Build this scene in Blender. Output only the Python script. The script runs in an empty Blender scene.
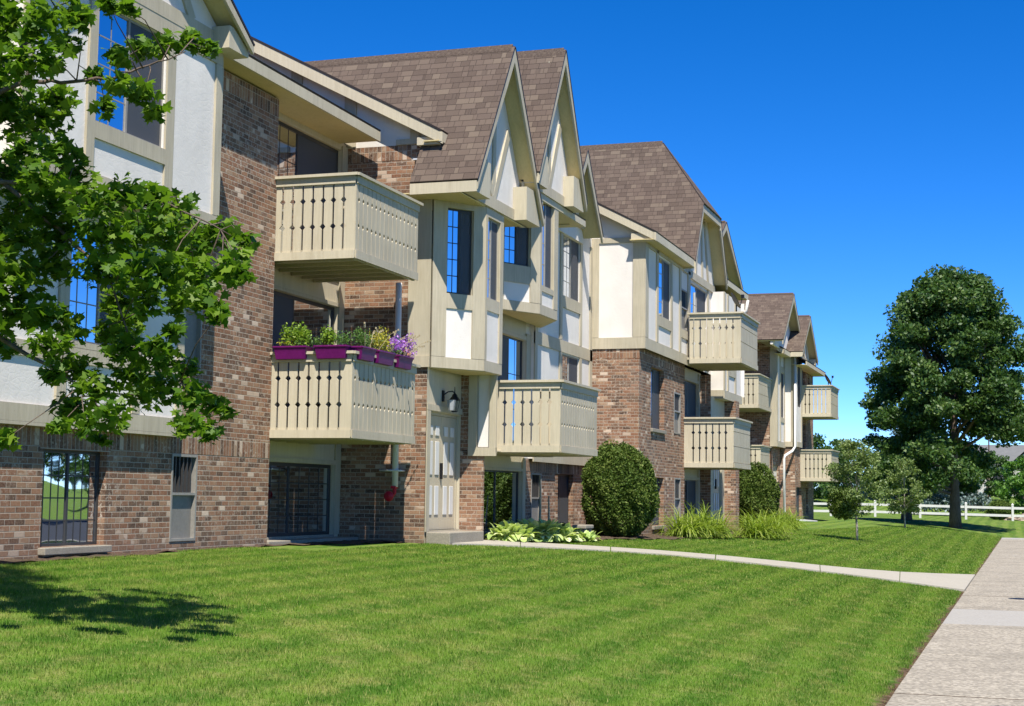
import bpy, math, random
import numpy as np
from mathutils import Vector, Matrix
random.seed(7); rng = np.random.default_rng(11)
R = math.radians
scene = bpy.context.scene
col = scene.collection

# ------------------------------------------------------------------ materials
def newmat(name):
    m = bpy.data.materials.new(name); m.use_nodes = True
    nt = m.node_tree; nt.nodes.clear()
    o = nt.nodes.new('ShaderNodeOutputMaterial')
    return m, nt, o
class NG:
    def __init__(s, nt): s.nt = nt
    def n(s, t, **k):
        x = s.nt.nodes.new(t)
        for a, b in k.items(): setattr(x, a, b)
        return x
    def l(s, a, b): s.nt.links.new(a, b)
    def val(s, sock, v):
        if hasattr(v, 'is_output') or isinstance(v, bpy.types.NodeSocket): s.l(v, sock)
        else: sock.default_value = v
    def math(s, op, a, b=0.0, c=None):
        x = s.n('ShaderNodeMath', operation=op)
        s.val(x.inputs[0], a); s.val(x.inputs[1], b)
        if c is not None: s.val(x.inputs[2], c)
        return x.outputs[0]
    def mix(s, f, a, b, blend='MIX'):
        x = s.n('ShaderNodeMix', data_type='RGBA', blend_type=blend)
        s.val(x.inputs[0], f); s.val(x.inputs[6], a); s.val(x.inputs[7], b)
        return x.outputs[2]
    def noise(s, vec, scale, detail=3.0, rough=0.55):
        x = s.n('ShaderNodeTexNoise'); s.val(x.inputs['Scale'], scale)
        x.inputs['Detail'].default_value = detail; x.inputs['Roughness'].default_value = rough
        if vec is not None: s.l(vec, x.inputs['Vector'])
        return x.outputs['Fac']
    def ramp(s, f, stops, interp='LINEAR'):
        x = s.n('ShaderNodeValToRGB'); cr = x.color_ramp; cr.interpolation = interp
        while len(cr.elements) < len(stops): cr.elements.new(0.5)
        for e, (p, c) in zip(cr.elements, stops):
            e.position = p; e.color = (*c, 1) if len(c) == 3 else c
        s.val(x.inputs[0], f); return x.outputs[0]
    def maprange(s, v, a, b, c=0.0, d=1.0):
        x = s.n('ShaderNodeMapRange'); s.val(x.inputs[0], v)
        for i, q in enumerate((a, b, c, d)): x.inputs[i+1].default_value = q
        return x.outputs[0]
    def pos(s):
        return s.n('ShaderNodeNewGeometry').outputs['Position']
    def sep(s, v):
        x = s.n('ShaderNodeSeparateXYZ'); s.l(v, x.inputs[0]); return x.outputs
    def comb(s, a, b, c=0.0):
        x = s.n('ShaderNodeCombineXYZ'); s.val(x.inputs[0], a); s.val(x.inputs[1], b); s.val(x.inputs[2], c); return x.outputs[0]
    def bump(s, h, strength=0.3, dist=0.01):
        x = s.n('ShaderNodeBump'); x.inputs['Strength'].default_value = strength
        x.inputs['Distance'].default_value = dist; s.l(h, x.inputs['Height']); return x.outputs[0]
    def bsdf(s, colr, rough=0.7, normal=None, spec=0.3, **k):
        x = s.n('ShaderNodeBsdfPrincipled')
        s.val(x.inputs['Base Color'], colr if not isinstance(colr, tuple) else (*colr, 1))
        s.val(x.inputs['Roughness'], rough); x.inputs['Specular IOR Level'].default_value = spec
        if normal is not None: s.l(normal, x.inputs['Normal'])
        for a, b in k.items(): s.val(x.inputs[a], b)
        return x.outputs[0]
def C4(c): return (*c, 1)

def paint_mat(name, c, var=0.12, rough=0.6, bumps=0.25, grain=True, metallic=0.0):
    m, nt, o = newmat(name); g = NG(nt); p = g.pos()
    n1 = g.noise(p, 1.3, 4); n2 = g.noise(p, 22, 3)
    if grain:
        s = g.sep(p); gv = g.comb(g.math('MULTIPLY', s[0], 30), g.math('MULTIPLY', s[1], 30), g.math('MULTIPLY', s[2], 2.2))
        n3 = g.noise(gv, 1.0, 3)
    else: n3 = n2
    f = g.math('ADD', g.math('MULTIPLY', n1, .5), g.math('MULTIPLY', n3, .5))
    dark = tuple(x*(1-var*1.6) for x in c); lite = tuple(min(1, x*(1+var)) for x in c)
    cc = g.mix(g.maprange(f, .3, .7), C4(dark), C4(lite))
    if grain:
        st_ = g.noise(g.comb(g.math('MULTIPLY', s[0], 7), g.math('MULTIPLY', s[1], 7), g.math('MULTIPLY', s[2], .9)), 1.0, 5, .7)
        cc = g.mix(g.maprange(st_, .52, .80, 0, .42), cc, C4((c[0]*.62, c[1]*.58, c[2]*.50)))
        spk = g.noise(p, 46, 2); cc = g.mix(g.maprange(spk, .70, .78, 0, .5), cc, C4((c[0]*.5, c[1]*.46, c[2]*.4)))
    ht = g.math('ADD', n3, g.math('MULTIPLY', n2, .5))
    b = g.bsdf(cc, rough, g.bump(ht, bumps, .006), spec=.25, Metallic=metallic)
    g.l(b, o.inputs[0]); return m

def stucco_mat():
    m, nt, o = newmat('white_stucco'); g = NG(nt); p = g.pos()
    a = g.noise(p, 9, 5, .65); b = g.noise(p, 1.1, 3)
    v = g.n('ShaderNodeTexVoronoi', feature='DISTANCE_TO_EDGE'); v.inputs['Scale'].default_value = 7
    dv = g.n('ShaderNodeVectorMath', operation='ADD'); g.l(p, dv.inputs[0])
    nz = g.n('ShaderNodeTexNoise'); nz.inputs['Scale'].default_value = 6; g.l(nz.outputs['Color'], dv.inputs[1]); g.l(dv.outputs[0], v.inputs['Vector'])
    s = g.sep(p)
    streak = g.noise(g.comb(g.math('MULTIPLY', s[0], 5), g.math('MULTIPLY', s[1], 5), g.math('MULTIPLY', s[2], .5)), 1.0, 3)
    c = g.mix(g.maprange(b, .3, .7), (.66, .61, .545, 1), (.75, .70, .63, 1))
    c = g.mix(g.maprange(streak, .55, .8, 0, .35), c, (.52, .49, .44, 1))
    h = g.math('ADD', a, g.math('MULTIPLY', g.maprange(v.outputs['Distance'], 0, .12), .16))
    g.l(g.bsdf(c, .9, g.bump(h, .30, .010), spec=.15), o.inputs[0]); return m

def brick_mat(name, bw, bh, vertical=False, worldz=True):
    m, nt, o = newmat(name); g = NG(nt); p = g.pos(); s = g.sep(p)
    u = g.math('ADD', s[0], s[1]); z = s[2]
    row = g.math('FLOOR', g.math('DIVIDE', z, bh))
    off = 0.0 if vertical else g.math('MULTIPLY', g.math('FLOORED_MODULO', row, 2.0), .5)
    uu = g.math('ADD', g.math('DIVIDE', u, bw), off)
    cl = g.math('FLOOR', uu)
    fu = g.math('SUBTRACT', uu, cl); fz = g.math('SUBTRACT', g.math('DIVIDE', z, bh), row)
    du = g.math('MULTIPLY', g.math('MINIMUM', fu, g.math('SUBTRACT', 1.0, fu)), bw)
    dz = g.math('MULTIPLY', g.math('MINIMUM', fz, g.math('SUBTRACT', 1.0, fz)), bh)
    d = g.math('MINIMUM', du, dz)
    edge = g.noise(p, 60, 2)
    d2 = g.math('ADD', d, g.math('MULTIPLY', g.math('SUBTRACT', edge, .5), .004))
    mask = g.maprange(d2, .0035, .0065)
    wn = g.n('ShaderNodeTexWhiteNoise', noise_dimensions='3D'); g.l(g.comb(cl, row, 3.3), wn.inputs['Vector'])
    wn2 = g.n('ShaderNodeTexWhiteNoise', noise_dimensions='3D'); g.l(g.comb(cl, row, 9.7), wn2.inputs['Vector'])
    # clustered pale bricks
    clus = g.noise(g.comb(g.math('MULTIPLY', u, 1.0), g.math('MULTIPLY', z, 1.0), 2.0), 1.4, 3)
    rnd = g.math('ADD', wn.outputs['Value'], g.math('MULTIPLY', g.math('SUBTRACT', clus, .5), .75))
    colr = g.ramp(rnd, [(0.0, (.055, .034, .028)), (.14, (.10, .052, .036)), (.30, (.20, .095, .055)), (.48, (.25, .125, .075)),
                        (.64, (.30, .165, .10)), (.78, (.32, .205, .13)), (.925, (.42, .32, .23)), (.965, (.66, .58, .48))], 'CONSTANT')
    colr = g.mix(1.0, colr, (.90, .80, .72, 1), 'MULTIPLY')
    mott = g.noise(p, 38, 4)
    colr = g.mix(g.math('MULTIPLY', wn2.outputs['Value'], .45), colr, (.22, .135, .085, 1))
    colr = g.mix(g.maprange(mott, .35, .75, 0, .45), colr, (.38, .25, .16, 1), 'MIX')
    eff = g.noise(p, .9, 4)
    smear = g.math('MULTIPLY', g.maprange(g.noise(p, 17, 5, .7), .54, .62), g.maprange(g.noise(p, 1.3, 2), .40, .70))
    colr = g.mix(g.math('MULTIPLY', smear, .75), colr, (.56, .47, .37, 1))
    colr = g.mix(g.maprange(eff, .6, .8, 0, .3), colr, (.42, .36, .30, 1))
    mort = g.mix(mott, (.31, .255, .195, 1), (.43, .365, .285, 1))
    full = g.mix(mask, mort, colr)
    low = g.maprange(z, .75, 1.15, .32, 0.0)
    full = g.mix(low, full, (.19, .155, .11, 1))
    h = g.math('ADD', mask, g.math('MULTIPLY', mott, .35))
    g.l(g.bsdf(full, .9, g.bump(h, .6, .008), spec=.15), o.inputs[0]); return m

def shingle_mat():
    m, nt, o = newmat('roof_shingles'); g = NG(nt)
    uv = g.n('ShaderNodeUVMap'); uv.uv_map = 'UVMap'; s = g.sep(uv.outputs[0]); p = g.pos()
    bh = .145; row = g.math('FLOOR', g.math('DIVIDE', s[1], bh))
    wr = g.n('ShaderNodeTexWhiteNoise', noise_dimensions='1D'); g.l(row, wr.inputs['W'])
    uu = g.math('ADD', g.math('DIVIDE', s[0], .175), g.math('MULTIPLY', wr.outputs['Value'], 7.0))
    # uneven tab widths
    nj = g.n('ShaderNodeTexNoise', noise_dimensions='2D'); nj.inputs['Scale'].default_value = .9; nj.inputs['Detail'].default_value = 0
    g.l(g.comb(uu, g.math('MULTIPLY', row, 3.1)), nj.inputs['Vector'])
    uu = g.math('ADD', uu, g.math('MULTIPLY', nj.outputs['Fac'], 1.6))
    cl = g.math('FLOOR', uu); fu = g.math('SUBTRACT', uu, cl)
    fz = g.math('SUBTRACT', g.math('DIVIDE', s[1], bh), row)
    wn = g.n('ShaderNodeTexWhiteNoise', noise_dimensions='2D'); g.l(g.comb(cl, row), wn.inputs['Vector'])
    c = g.ramp(wn.outputs['Value'], [(0, (.088, .068, .056)), (.25, (.108, .084, .069)), (.45, (.125, .098, .080)), (.65, (.142, .114, .092)), (.82, (.168, .138, .108)), (.93, (.112, .088, .074))], 'CONSTANT')
    gr = g.noise(p, 55, 3); c = g.mix(g.maprange(gr, .3, .7, .0, .5), c, (.135, .115, .10, 1))
    big = g.noise(p, .8, 3); c = g.mix(g.maprange(big, .4, .75, 0, .3), c, (.13, .10, .085, 1))
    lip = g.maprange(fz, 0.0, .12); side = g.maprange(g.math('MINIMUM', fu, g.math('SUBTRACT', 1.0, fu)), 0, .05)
    tabh = g.math('MULTIPLY', wn.outputs['Value'], .5)
    h = g.math('ADD', g.math('MULTIPLY', g.math('MULTIPLY', lip, side), 1.0), tabh)
    h = g.math('ADD', g.math('SUBTRACT', h, g.math('MULTIPLY', fz, .8)), g.math('MULTIPLY', gr, .3))
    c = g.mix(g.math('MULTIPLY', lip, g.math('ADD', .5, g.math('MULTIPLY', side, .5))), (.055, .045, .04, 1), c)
    c = g.mix(1.0, c, (.90, .84, .79, 1), 'MULTIPLY')
    g.l(g.bsdf(c, .95, g.bump(h, .7, .012), spec=.1), o.inputs[0]); return m

def glass_mat(name, tint, refl, dark):
    m, nt, o = newmat(name); g = NG(nt); p = g.pos()
    gl = g.n('ShaderNodeBsdfGlossy'); gl.inputs['Roughness'].default_value = .015; gl.inputs['Color'].default_value = (*refl, 1)
    nz = g.noise(p, 1.6, 1); b = g.bump(nz, .12, .02); g.l(b, gl.inputs['Normal'])
    tr = g.n('ShaderNodeBsdfTransparent'); tr.inputs['Color'].default_value = (*tint, 1)
    fr = g.n('ShaderNodeFresnel'); fr.inputs['IOR'].default_value = 1.75
    f = g.math('ADD', g.math('MULTIPLY', fr.outputs[0], .9), dark)
    mx = g.n('ShaderNodeMixShader'); g.val(mx.inputs[0], f); g.l(tr.outputs[0], mx.inputs[1]); g.l(gl.outputs[0], mx.inputs[2])
    g.l(mx.outputs[0], o.inputs[0]); return m

def screen_mat():
    m, nt, o = newmat('insect_screen_mesh'); g = NG(nt)
    b = g.bsdf((.085, .09, .10), .6, spec=.2); tr = g.n('ShaderNodeBsdfTransparent')
    mx = g.n('ShaderNodeMixShader'); mx.inputs[0].default_value = .74; g.l(tr.outputs[0], mx.inputs[1]); g.l(b, mx.inputs[2]); g.l(mx.outputs[0], o.inputs[0]); return m
def leaf_mat(name, dark, mid, lite, hot=None, trans=.35, rough=.5, patch=1.2, spec=.35):
    m, nt, o = newmat(name); g = NG(nt)
    geo = g.n('ShaderNodeNewGeometry'); rp = geo.outputs['Random Per Island']; p = geo.outputs['Position']
    n = g.noise(p, patch, 3)
    f = g.math('ADD', g.math('MULTIPLY', rp, .65), g.math('MULTIPLY', g.maprange(n, .3, .7), .35))
    stops = [(0, dark), (.5, mid), (.93, lite)] + ([(1.0, hot)] if hot else [])
    c = g.ramp(f, stops)
    b = g.bsdf(c, rough, spec=spec)
    t = g.n('ShaderNodeBsdfTranslucent'); tc = g.mix(.6, c, (mid[0]*2.2, mid[1]*2.2, mid[2]*.8, 1)); g.l(tc, t.inputs['Color'])
    mx = g.n('ShaderNodeMixShader'); mx.inputs[0].default_value = trans; g.l(b, mx.inputs[1]); g.l(t.outputs[0], mx.inputs[2])
    g.l(mx.outputs[0], o.inputs[0]); return m

def grass_nodes(g, p):
    s = g.sep(p)
    # mowing stripes, run nearly along the building
    wv = g.math('ADD', g.math('MULTIPLY', s[1], 1.0), g.math('MULTIPLY', s[0], -.012))
    wob = g.noise(p, .25, 2)
    ph = g.math('ADD', g.math('MULTIPLY', wv, 10.5), g.math('MULTIPLY', wob, 3.0))
    st = g.maprange(g.math('SINE', ph), -.45, .45)
    n1 = g.noise(p, .55, 5, .65); n2 = g.noise(p, 3.2, 6, .75); n3 = g.noise(p, 14, 4)
    c = g.mix(st, (.060, .132, .014, 1), (.108, .185, .024, 1))
    c = g.mix(g.maprange(n1, .42, .70, 0, .4), c, (.16, .20, .038, 1))
    c = g.mix(g.maprange(n2, .48, .66, 0, .7), c, (.27, .25, .09, 1))
    c = g.mix(g.maprange(n3, .45, .75, 0, .35), c, (.06, .12, .014, 1))
    return c, n2, n3
def lawn_mat():
    m, nt, o = newmat('lawn'); g = NG(nt); p = g.pos(); s = g.sep(p)
    c, n2, n3 = grass_nodes(g, p)
    soiln = g.noise(p, 9, 5)
    d = g.math('ADD', s[1], g.math('MULTIPLY', g.math('SUBTRACT', g.noise(p, 2.5, 5, .7), .5), .5))
    edge = g.maprange(d, 1.10, 1.20, 1.0, 0.0)
    xlim = g.maprange(s[0], 72.4, 73.0, 1.0, 0.0)
    ylow = g.maprange(s[1], .9, 1.0)
    soil = g.mix(g.maprange(soiln, .35, .65), (.045, .028, .016, 1), (.15, .10, .060, 1))
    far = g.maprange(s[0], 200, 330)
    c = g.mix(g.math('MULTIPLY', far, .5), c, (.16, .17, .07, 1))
    c = g.mix(g.math('MULTIPLY', g.math('MULTIPLY', edge, xlim), ylow), c, soil)
    h = g.math('ADD', g.noise(p, 40, 4), n2)
    g.l(g.bsdf(c, .95, g.bump(h, .8, .03), spec=.1), o.inputs[0]); return m
def blade_mat():
    m, nt, o = newmat('grass_blades'); g = NG(nt)
    geo = g.n('ShaderNodeNewGeometry'); p = geo.outputs['Position']; rp = geo.outputs['Random Per Island']
    c, n2, n3 = grass_nodes(g, p)
    c = g.mix(g.maprange(rp, .5, 1.0, 0, .5), c, (.13, .22, .03, 1))
    c = g.mix(g.maprange(rp, .86, .95, 0, .7), c, (.33, .30, .14, 1))
    c = g.mix(1.0, c, (1.55, 1.60, 1.15, 1), 'MULTIPLY')
    b = g.bsdf(c, .6, spec=.2); t = g.n('ShaderNodeBsdfTranslucent'); g.l(c, t.inputs['Color'])
    mx = g.n('ShaderNodeMixShader'); mx.inputs[0].default_value = .45; g.l(b, mx.inputs[1]); g.l(t.outputs[0], mx.inputs[2])
    g.l(mx.outputs[0], o.inputs[0]); return m
def concrete_mat(name, c, agg=.5, scale=70, dirt=.3):
    m, nt, o = newmat(name); g = NG(nt); p = g.pos()
    v = g.n('ShaderNodeTexVoronoi'); v.inputs['Scale'].default_value = scale; g.l(p, v.inputs['Vector'])
    vc = g.sep(v.outputs['Color'])[0]
    n = g.noise(p, 1.1, 5, .65); n2 = g.noise(p, 130, 2)
    cc = g.mix(g.math('MULTIPLY', g.maprange(vc, .2, .95), agg), C4(tuple(x*.72 for x in c)), C4(tuple(min(1, x*1.5) for x in c)))
    cc = g.mix(g.maprange(n, .45, .75, 0, dirt), cc, C4(tuple(x*.55 for x in c)))
    cc = g.mix(g.math('MULTIPLY', n2, .25), cc, C4(tuple(x*.6 for x in c)))
    h = g.math('ADD', g.math('MULTIPLY', v.outputs['Distance'], agg), g.math('MULTIPLY', n2, .4))
    g.l(g.bsdf(cc, .9, g.bump(h, .4, .006), spec=.15), o.inputs[0]); return m
def soil_mat():
    m, nt, o = newmat('mulch'); g = NG(nt); p = g.pos()
    n = g.noise(p, 26, 5, .7); n2 = g.noise(p, 2, 3)
    c = g.mix(g.maprange(n, .35, .7), (.035, .022, .014, 1), (.17, .12, .08, 1)); c = g.mix(g.maprange(n2, .45, .7, 0, .5), c, (.10, .085, .06, 1))
    g.l(g.bsdf(c, .95, g.bump(n, .9, .03), spec=.1), o.inputs[0]); return m
def bark_mat(name, a, b):
    m, nt, o = newmat(name); g = NG(nt); p = g.pos(); s = g.sep(p)
    v = g.comb(g.math('MULTIPLY', s[0], 18), g.math('MULTIPLY', s[1], 18), g.math('MULTIPLY', s[2], 4))
    n = g.noise(v, 1.0, 5, .65); n2 = g.noise(p, 5, 3)
    c = g.mix(g.maprange(n, .3, .7), C4(a), C4(b)); c = g.mix(g.maprange(n2, .4, .8, 0, .3), c, C4(tuple(x*1.5 for x in b)))
    g.l(g.bsdf(c, .9, g.bump(n, .8, .02), spec=.1), o.inputs[0]); return m
def curtain_mat():
    m, nt, o = newmat('curtain_fabric'); g = NG(nt); p = g.pos(); s = g.sep(p)
    w = g.math('SINE', g.math('MULTIPLY', g.math('ADD', s[0], s[1]), 62.0))
    c = g.mix(g.maprange(w, -1, 1), (.55, .52, .45, 1), (.75, .72, .65, 1))
    g.l(g.bsdf(c, .9, g.bump(w, .6, .02)), o.inputs[0]); return m

M = dict(
    tan=paint_mat('tan_painted_wood', (.46, .40, .285)),
    siding=paint_mat('tan_siding', (.46, .405, .29), var=.08),
    cream=paint_mat('cream_painted_board', (.52, .455, .325), var=.08),
    soffit=paint_mat('grass_lit_cream_soffit', (.58, .47, .24), var=.08, bumps=.1),  # cream yellowed so the colour itself carries light bounced off the grass
    stucco=stucco_mat(),
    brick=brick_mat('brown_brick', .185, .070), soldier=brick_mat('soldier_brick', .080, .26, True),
    shingle=shingle_mat(), drip=paint_mat('dark_drip_edge', (.035, .028, .025), rough=.5),
    frame=paint_mat('dark_bronze_aluminium', (.045, .043, .042), rough=.4, grain=False, bumps=.05),
    lightframe=paint_mat('grey_aluminium', (.27, .25, .215), rough=.45, grain=False, bumps=.05),
    glass=glass_mat('window_glass', (.55, .62, .66), (.68, .74, .82), .27),
    screen=screen_mat(),
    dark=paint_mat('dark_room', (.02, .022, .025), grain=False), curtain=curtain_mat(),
    door=paint_mat('cream_door_paint', (.50, .43, .30), var=.05, rough=.45, bumps=.08),
    white=paint_mat('white_paint', (.64, .62, .57), var=.06, rough=.5, bumps=.08),
    metal=paint_mat('galvanised_flashing', (.62, .64, .68), rough=.35, grain=False, bumps=.05),
    black=paint_mat('black_iron', (.015, .015, .016), rough=.4, grain=False, bumps=.1),
    lamp=paint_mat('frosted_lantern_glass', (.35, .36, .37), rough=.15, grain=False, bumps=.02),
    red=paint_mat('red_enamel', (.45, .015, .03), rough=.4, grain=False, bumps=.05),
    purple=paint_mat('purple_plastic', (.13, .008, .105), rough=.4, grain=False, bumps=.03, var=.2),
    terracotta=paint_mat('terracotta_glaze', (.55, .20, .10), rough=.5, grain=False),
    vent=paint_mat('grey_vent_enamel', (.21, .195, .17), rough=.5, grain=False, bumps=.05),
    greyroof=paint_mat('grey_slate_roof', (.155, .155, .15), grain=False), beige=paint_mat('beige_house_siding', (.55, .50, .44), grain=False),
    lawn=lawn_mat(), blade=blade_mat(),
    slab=concrete_mat('aggregate_concrete', (.325, .288, .228), agg=.8, scale=34, dirt=.7), newslab=concrete_mat('new_concrete', (.43, .405, .36), agg=.15, scale=40, dirt=.15),
    path=concrete_mat('path_concrete', (.47, .43, .35), agg=.15, scale=40, dirt=.2), asphalt=concrete_mat('asphalt', (.055, .055, .057), agg=.4, scale=90),
    stepc=concrete_mat('weathered_concrete', (.36, .32, .25), agg=.25, scale=60, dirt=.5),
    soil=soil_mat(), bark=bark_mat('grey_brown_bark', (.07, .05, .035), (.17, .13, .10)), palebark=bark_mat('pale_bark', (.20, .17, .14), (.38, .34, .29)),
    maple=leaf_mat('maple_leaf', (.030, .085, .008), (.085, .17, .014), (.20, .29, .025), (.38, .33, .03), trans=.45, spec=.3),
    bigmaple=leaf_mat('dark_maple_leaf', (.020, .052, .012), (.048, .105, .020), (.14, .20, .045), trans=.25, patch=.6),
    boxwood=leaf_mat('boxwood_leaf', (.030, .060, .010), (.075, .12, .018), (.17, .21, .05), trans=.2, patch=3, rough=.6, spec=.15),
    hosta=leaf_mat('hosta_leaf', (.20, .32, .07), (.42, .52, .18), (.74, .76, .46), trans=.25, patch=3),
    hostadark=leaf_mat('dark_hosta_leaf', (.03, .07, .015), (.05, .11, .02), (.08, .15, .03), trans=.2, patch=3),
    lily=leaf_mat('daylily_blade', (.09, .16, .014), (.19, .27, .03), (.36, .40, .08), trans=.35, patch=2),
    lime=leaf_mat('lime_foliage', (.08, .16, .012), (.17, .28, .025), (.34, .42, .05), trans=.35, patch=5),
    herb=leaf_mat('herb_foliage', (.05, .11, .02), (.09, .18, .035), (.15, .26, .06), trans=.3, patch=5),
    violet=leaf_mat('violet_petals', (.24, .06, .42), (.38, .14, .62), (.62, .42, .80), trans=.3, patch=6),
    yellow=leaf_mat('yellow_green_foliage', (.26, .27, .03), (.42, .38, .04), (.58, .52, .10), trans=.3, patch=6),
    spruce=leaf_mat('blue_spruce_needles', (.045, .075, .060), (.10, .145, .13), (.22, .28, .26), trans=.1, patch=1.5),
    pale=leaf_mat('pale_green_leaf', (.07, .115, .03), (.14, .20, .055), (.25, .30, .10), trans=.3, patch=2),
    mid=leaf_mat('mid_green_leaf', (.025, .06, .012), (.05, .105, .02), (.10, .17, .035), trans=.25, patch=.8),
    bright=leaf_mat('bright_green_leaf', (.05, .13, .015), (.09, .20, .025), (.16, .28, .05), trans=.3, patch=1),
    straw=leaf_mat('dry_stem', (.30, .24, .14), (.42, .34, .2), (.5, .42, .28), trans=.1),
    rock=concrete_mat('pinkish_rock', (.42, .33, .26), agg=.3, scale=12),
)

# ------------------------------------------------------------------ mesh helpers
def FS(c): return lambda s, n, z: (s, c-n, z)          # street-facing plane Y=c
def FX(c): return lambda s, n, z: (c-n, s, z)          # end-on plane X=c, s runs along Y
def FA(a, b):
    d = Vector((b[0]-a[0], b[1]-a[1])); d.normalize(); nx, ny = d.y, -d.x
    return lambda s, n, z: (a[0]+d.x*s+nx*n, a[1]+d.y*s+ny*n, z)
ID = lambda x, y, z: (x, y, z)
class MB:
    def __init__(s): s.v = []; s.f = []; s.mi = []; s.uv = {}
    def quad(s, pts, mi=0):
        b = len(s.v); s.v += [tuple(p) for p in pts]; s.f.append(tuple(range(b, b+len(pts)))); s.mi.append(mi)
    def box(s, T, s0, s1, n0, n1, z0, z1, mi=0):
        b = len(s.v)
        for z in (z0, z1):
            for a, n in ((s0, n0), (s1, n0), (s1, n1), (s0, n1)): s.v.append(tuple(T(a, n, z)))
        for f in ((0, 3, 2, 1), (4, 5, 6, 7), (0, 1, 5, 4), (1, 2, 6, 5), (2, 3, 7, 6), (3, 0, 4, 7)):
            s.f.append(tuple(b+i for i in f)); s.mi.append(mi)
    def prism(s, T, poly, n0, n1, mi=0):
        b = len(s.v); k = len(poly)
        for n in (n0, n1):
            for (a, z) in poly: s.v.append(tuple(T(a, n, z)))
        s.f.append(tuple(b+i for i in range(k))); s.f.append(tuple(b+k+i for i in reversed(range(k)))); s.mi += [mi, mi]
        for i in range(k):
            j = (i+1) % k; s.f.append((b+i, b+k+i, b+k+j, b+j)); s.mi.append(mi)
    def wall(s, T, s0, s1, z0, z1, holes=(), depth=.12, mi=0):
        xs = sorted({s0, s1, *[h[0] for h in holes], *[h[1] for h in holes]}); zs = sorted({z0, z1, *[h[2] for h in holes], *[h[3] for h in holes]})
        for i in range(len(xs)-1):
            for j in range(len(zs)-1):
                cx, cz = (xs[i]+xs[i+1])/2, (zs[j]+zs[j+1])/2
                if any(h[0] < cx < h[1] and h[2] < cz < h[3] for h in holes): continue
                s.quad([T(xs[i], 0, zs[j]), T(xs[i+1], 0, zs[j]), T(xs[i+1], 0, zs[j+1]), T(xs[i], 0, zs[j+1])], mi)
        for a, b, c, d in holes:
            for (p, q) in (((a, c), (b, c)), ((b, c), (b, d)), ((b, d), (a, d)), ((a, d), (a, c))):
                s.quad([T(p[0], 0, p[1]), T(q[0], 0, q[1]), T(q[0], -depth, q[1]), T(p[0], -depth, p[1])], mi)
    def tube(s, pts, rad, k=8, mi=0, cap=True):
        b = len(s.v); n = len(pts); pts = [Vector(p) for p in pts]
        rad = rad if isinstance(rad, (list, tuple)) else [rad]*n
        up = Vector((.13, .31, .94))
        for i, p in enumerate(pts):
            d = (pts[min(i+1, n-1)]-pts[max(i-1, 0)])
            if d.length < 1e-9: d = Vector((0, 0, 1))
            d.normalize(); a = d.cross(up)
            if a.length < .05: a = d.cross(Vector((1, 0, 0)))
            a.normalize(); c = d.cross(a)
            for j in range(k):
                t = 2*math.pi*j/k; s.v.append(tuple(p+(a*math.cos(t)+c*math.sin(t))*rad[i]))
        for i in range(n-1):
            for j in range(k):
                s.f.append((b+i*k+j, b+i*k+(j+1) % k, b+(i+1)*k+(j+1) % k, b+(i+1)*k+j)); s.mi.append(mi)
        if cap:
            s.f.append(tuple(b+j for j in reversed(range(k)))); s.f.append(tuple(b+(n-1)*k+j for j in range(k))); s.mi += [mi, mi]
    def lathe(s, cx, cy, prof, k=16, mi=0):
        b = len(s.v)
        for r, z in prof:
            for j in range(k):
                t = 2*math.pi*j/k; s.v.append((cx+r*math.cos(t), cy+r*math.sin(t), z))
        for i in range(len(prof)-1):
            for j in range(k):
                s.f.append((b+i*k+j, b+i*k+(j+1) % k, b+(i+1)*k+(j+1) % k, b+(i+1)*k+j)); s.mi.append(mi)
        s.f.append(tuple(b+j for j in reversed(range(k)))); s.f.append(tuple(b+(len(prof)-1)*k+j for j in range(k))); s.mi += [mi, mi]
    def build(s, name, mats, parent=None, smooth=False, bevel=0):
        me = bpy.data.meshes.new(name); me.from_pydata(s.v, [], s.f)
        for m in (mats if isinstance(mats, (list, tuple)) else [mats]): me.materials.append(m)
        me.polygons.foreach_set('material_index', s.mi)
        if s.uv:
            uvl = me.uv_layers.new(name='UVMap')
            for fi, uvs in s.uv.items():
                for li, q in zip(me.polygons[fi].loop_indices, uvs): uvl.data[li].uv = q
        if smooth: me.polygons.foreach_set('use_smooth', [True]*len(me.polygons))
        me.update(); o = bpy.data.objects.new(name, me); col.objects.link(o)
        if parent is not None:
            o.parent = parent; o.matrix_parent_inverse = Matrix.Translation(-parent_world(parent))
        if bevel:
            bv = o.modifiers.new('bevel', 'BEVEL'); bv.width = bevel; bv.segments = 2; bv.limit_method = 'ANGLE'
        return o

def parent_world(p):
    v = Vector((0, 0, 0)); q = p
    if q.type == 'EMPTY': return Vector(q.location)
    return v if q.parent is None else Vector((0, 0, 0))
def tag(o, label=None, cat=None, group=None, kind=None):
    for k, v in (('label', label), ('category', cat), ('group', group), ('kind', kind)):
        if v: o[k] = v
    return o
def thing(name, loc, label, cat, group=None):
    o = bpy.data.objects.new(name, None); o.location = loc; o.empty_display_size = .3; col.objects.link(o)
    return tag(o, label, cat, group)

def gz(X, Y):
    if Y <= 1.1: b = 0.0
    else:
        t = min(1, (Y-1.1)/9.7); b = .8*(1-(1-t)**1.6)
    def ss(a, c, x):
        t = min(1, max(0, (x-a)/(c-a))); return t*t*(3-2*t)
    b2 = .5+.12*min(max(Y, 0), 8)/8
    b = b+(b2-b)*ss(73, 92, X)
    return b+1.7*ss(105, 175, X)

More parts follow.
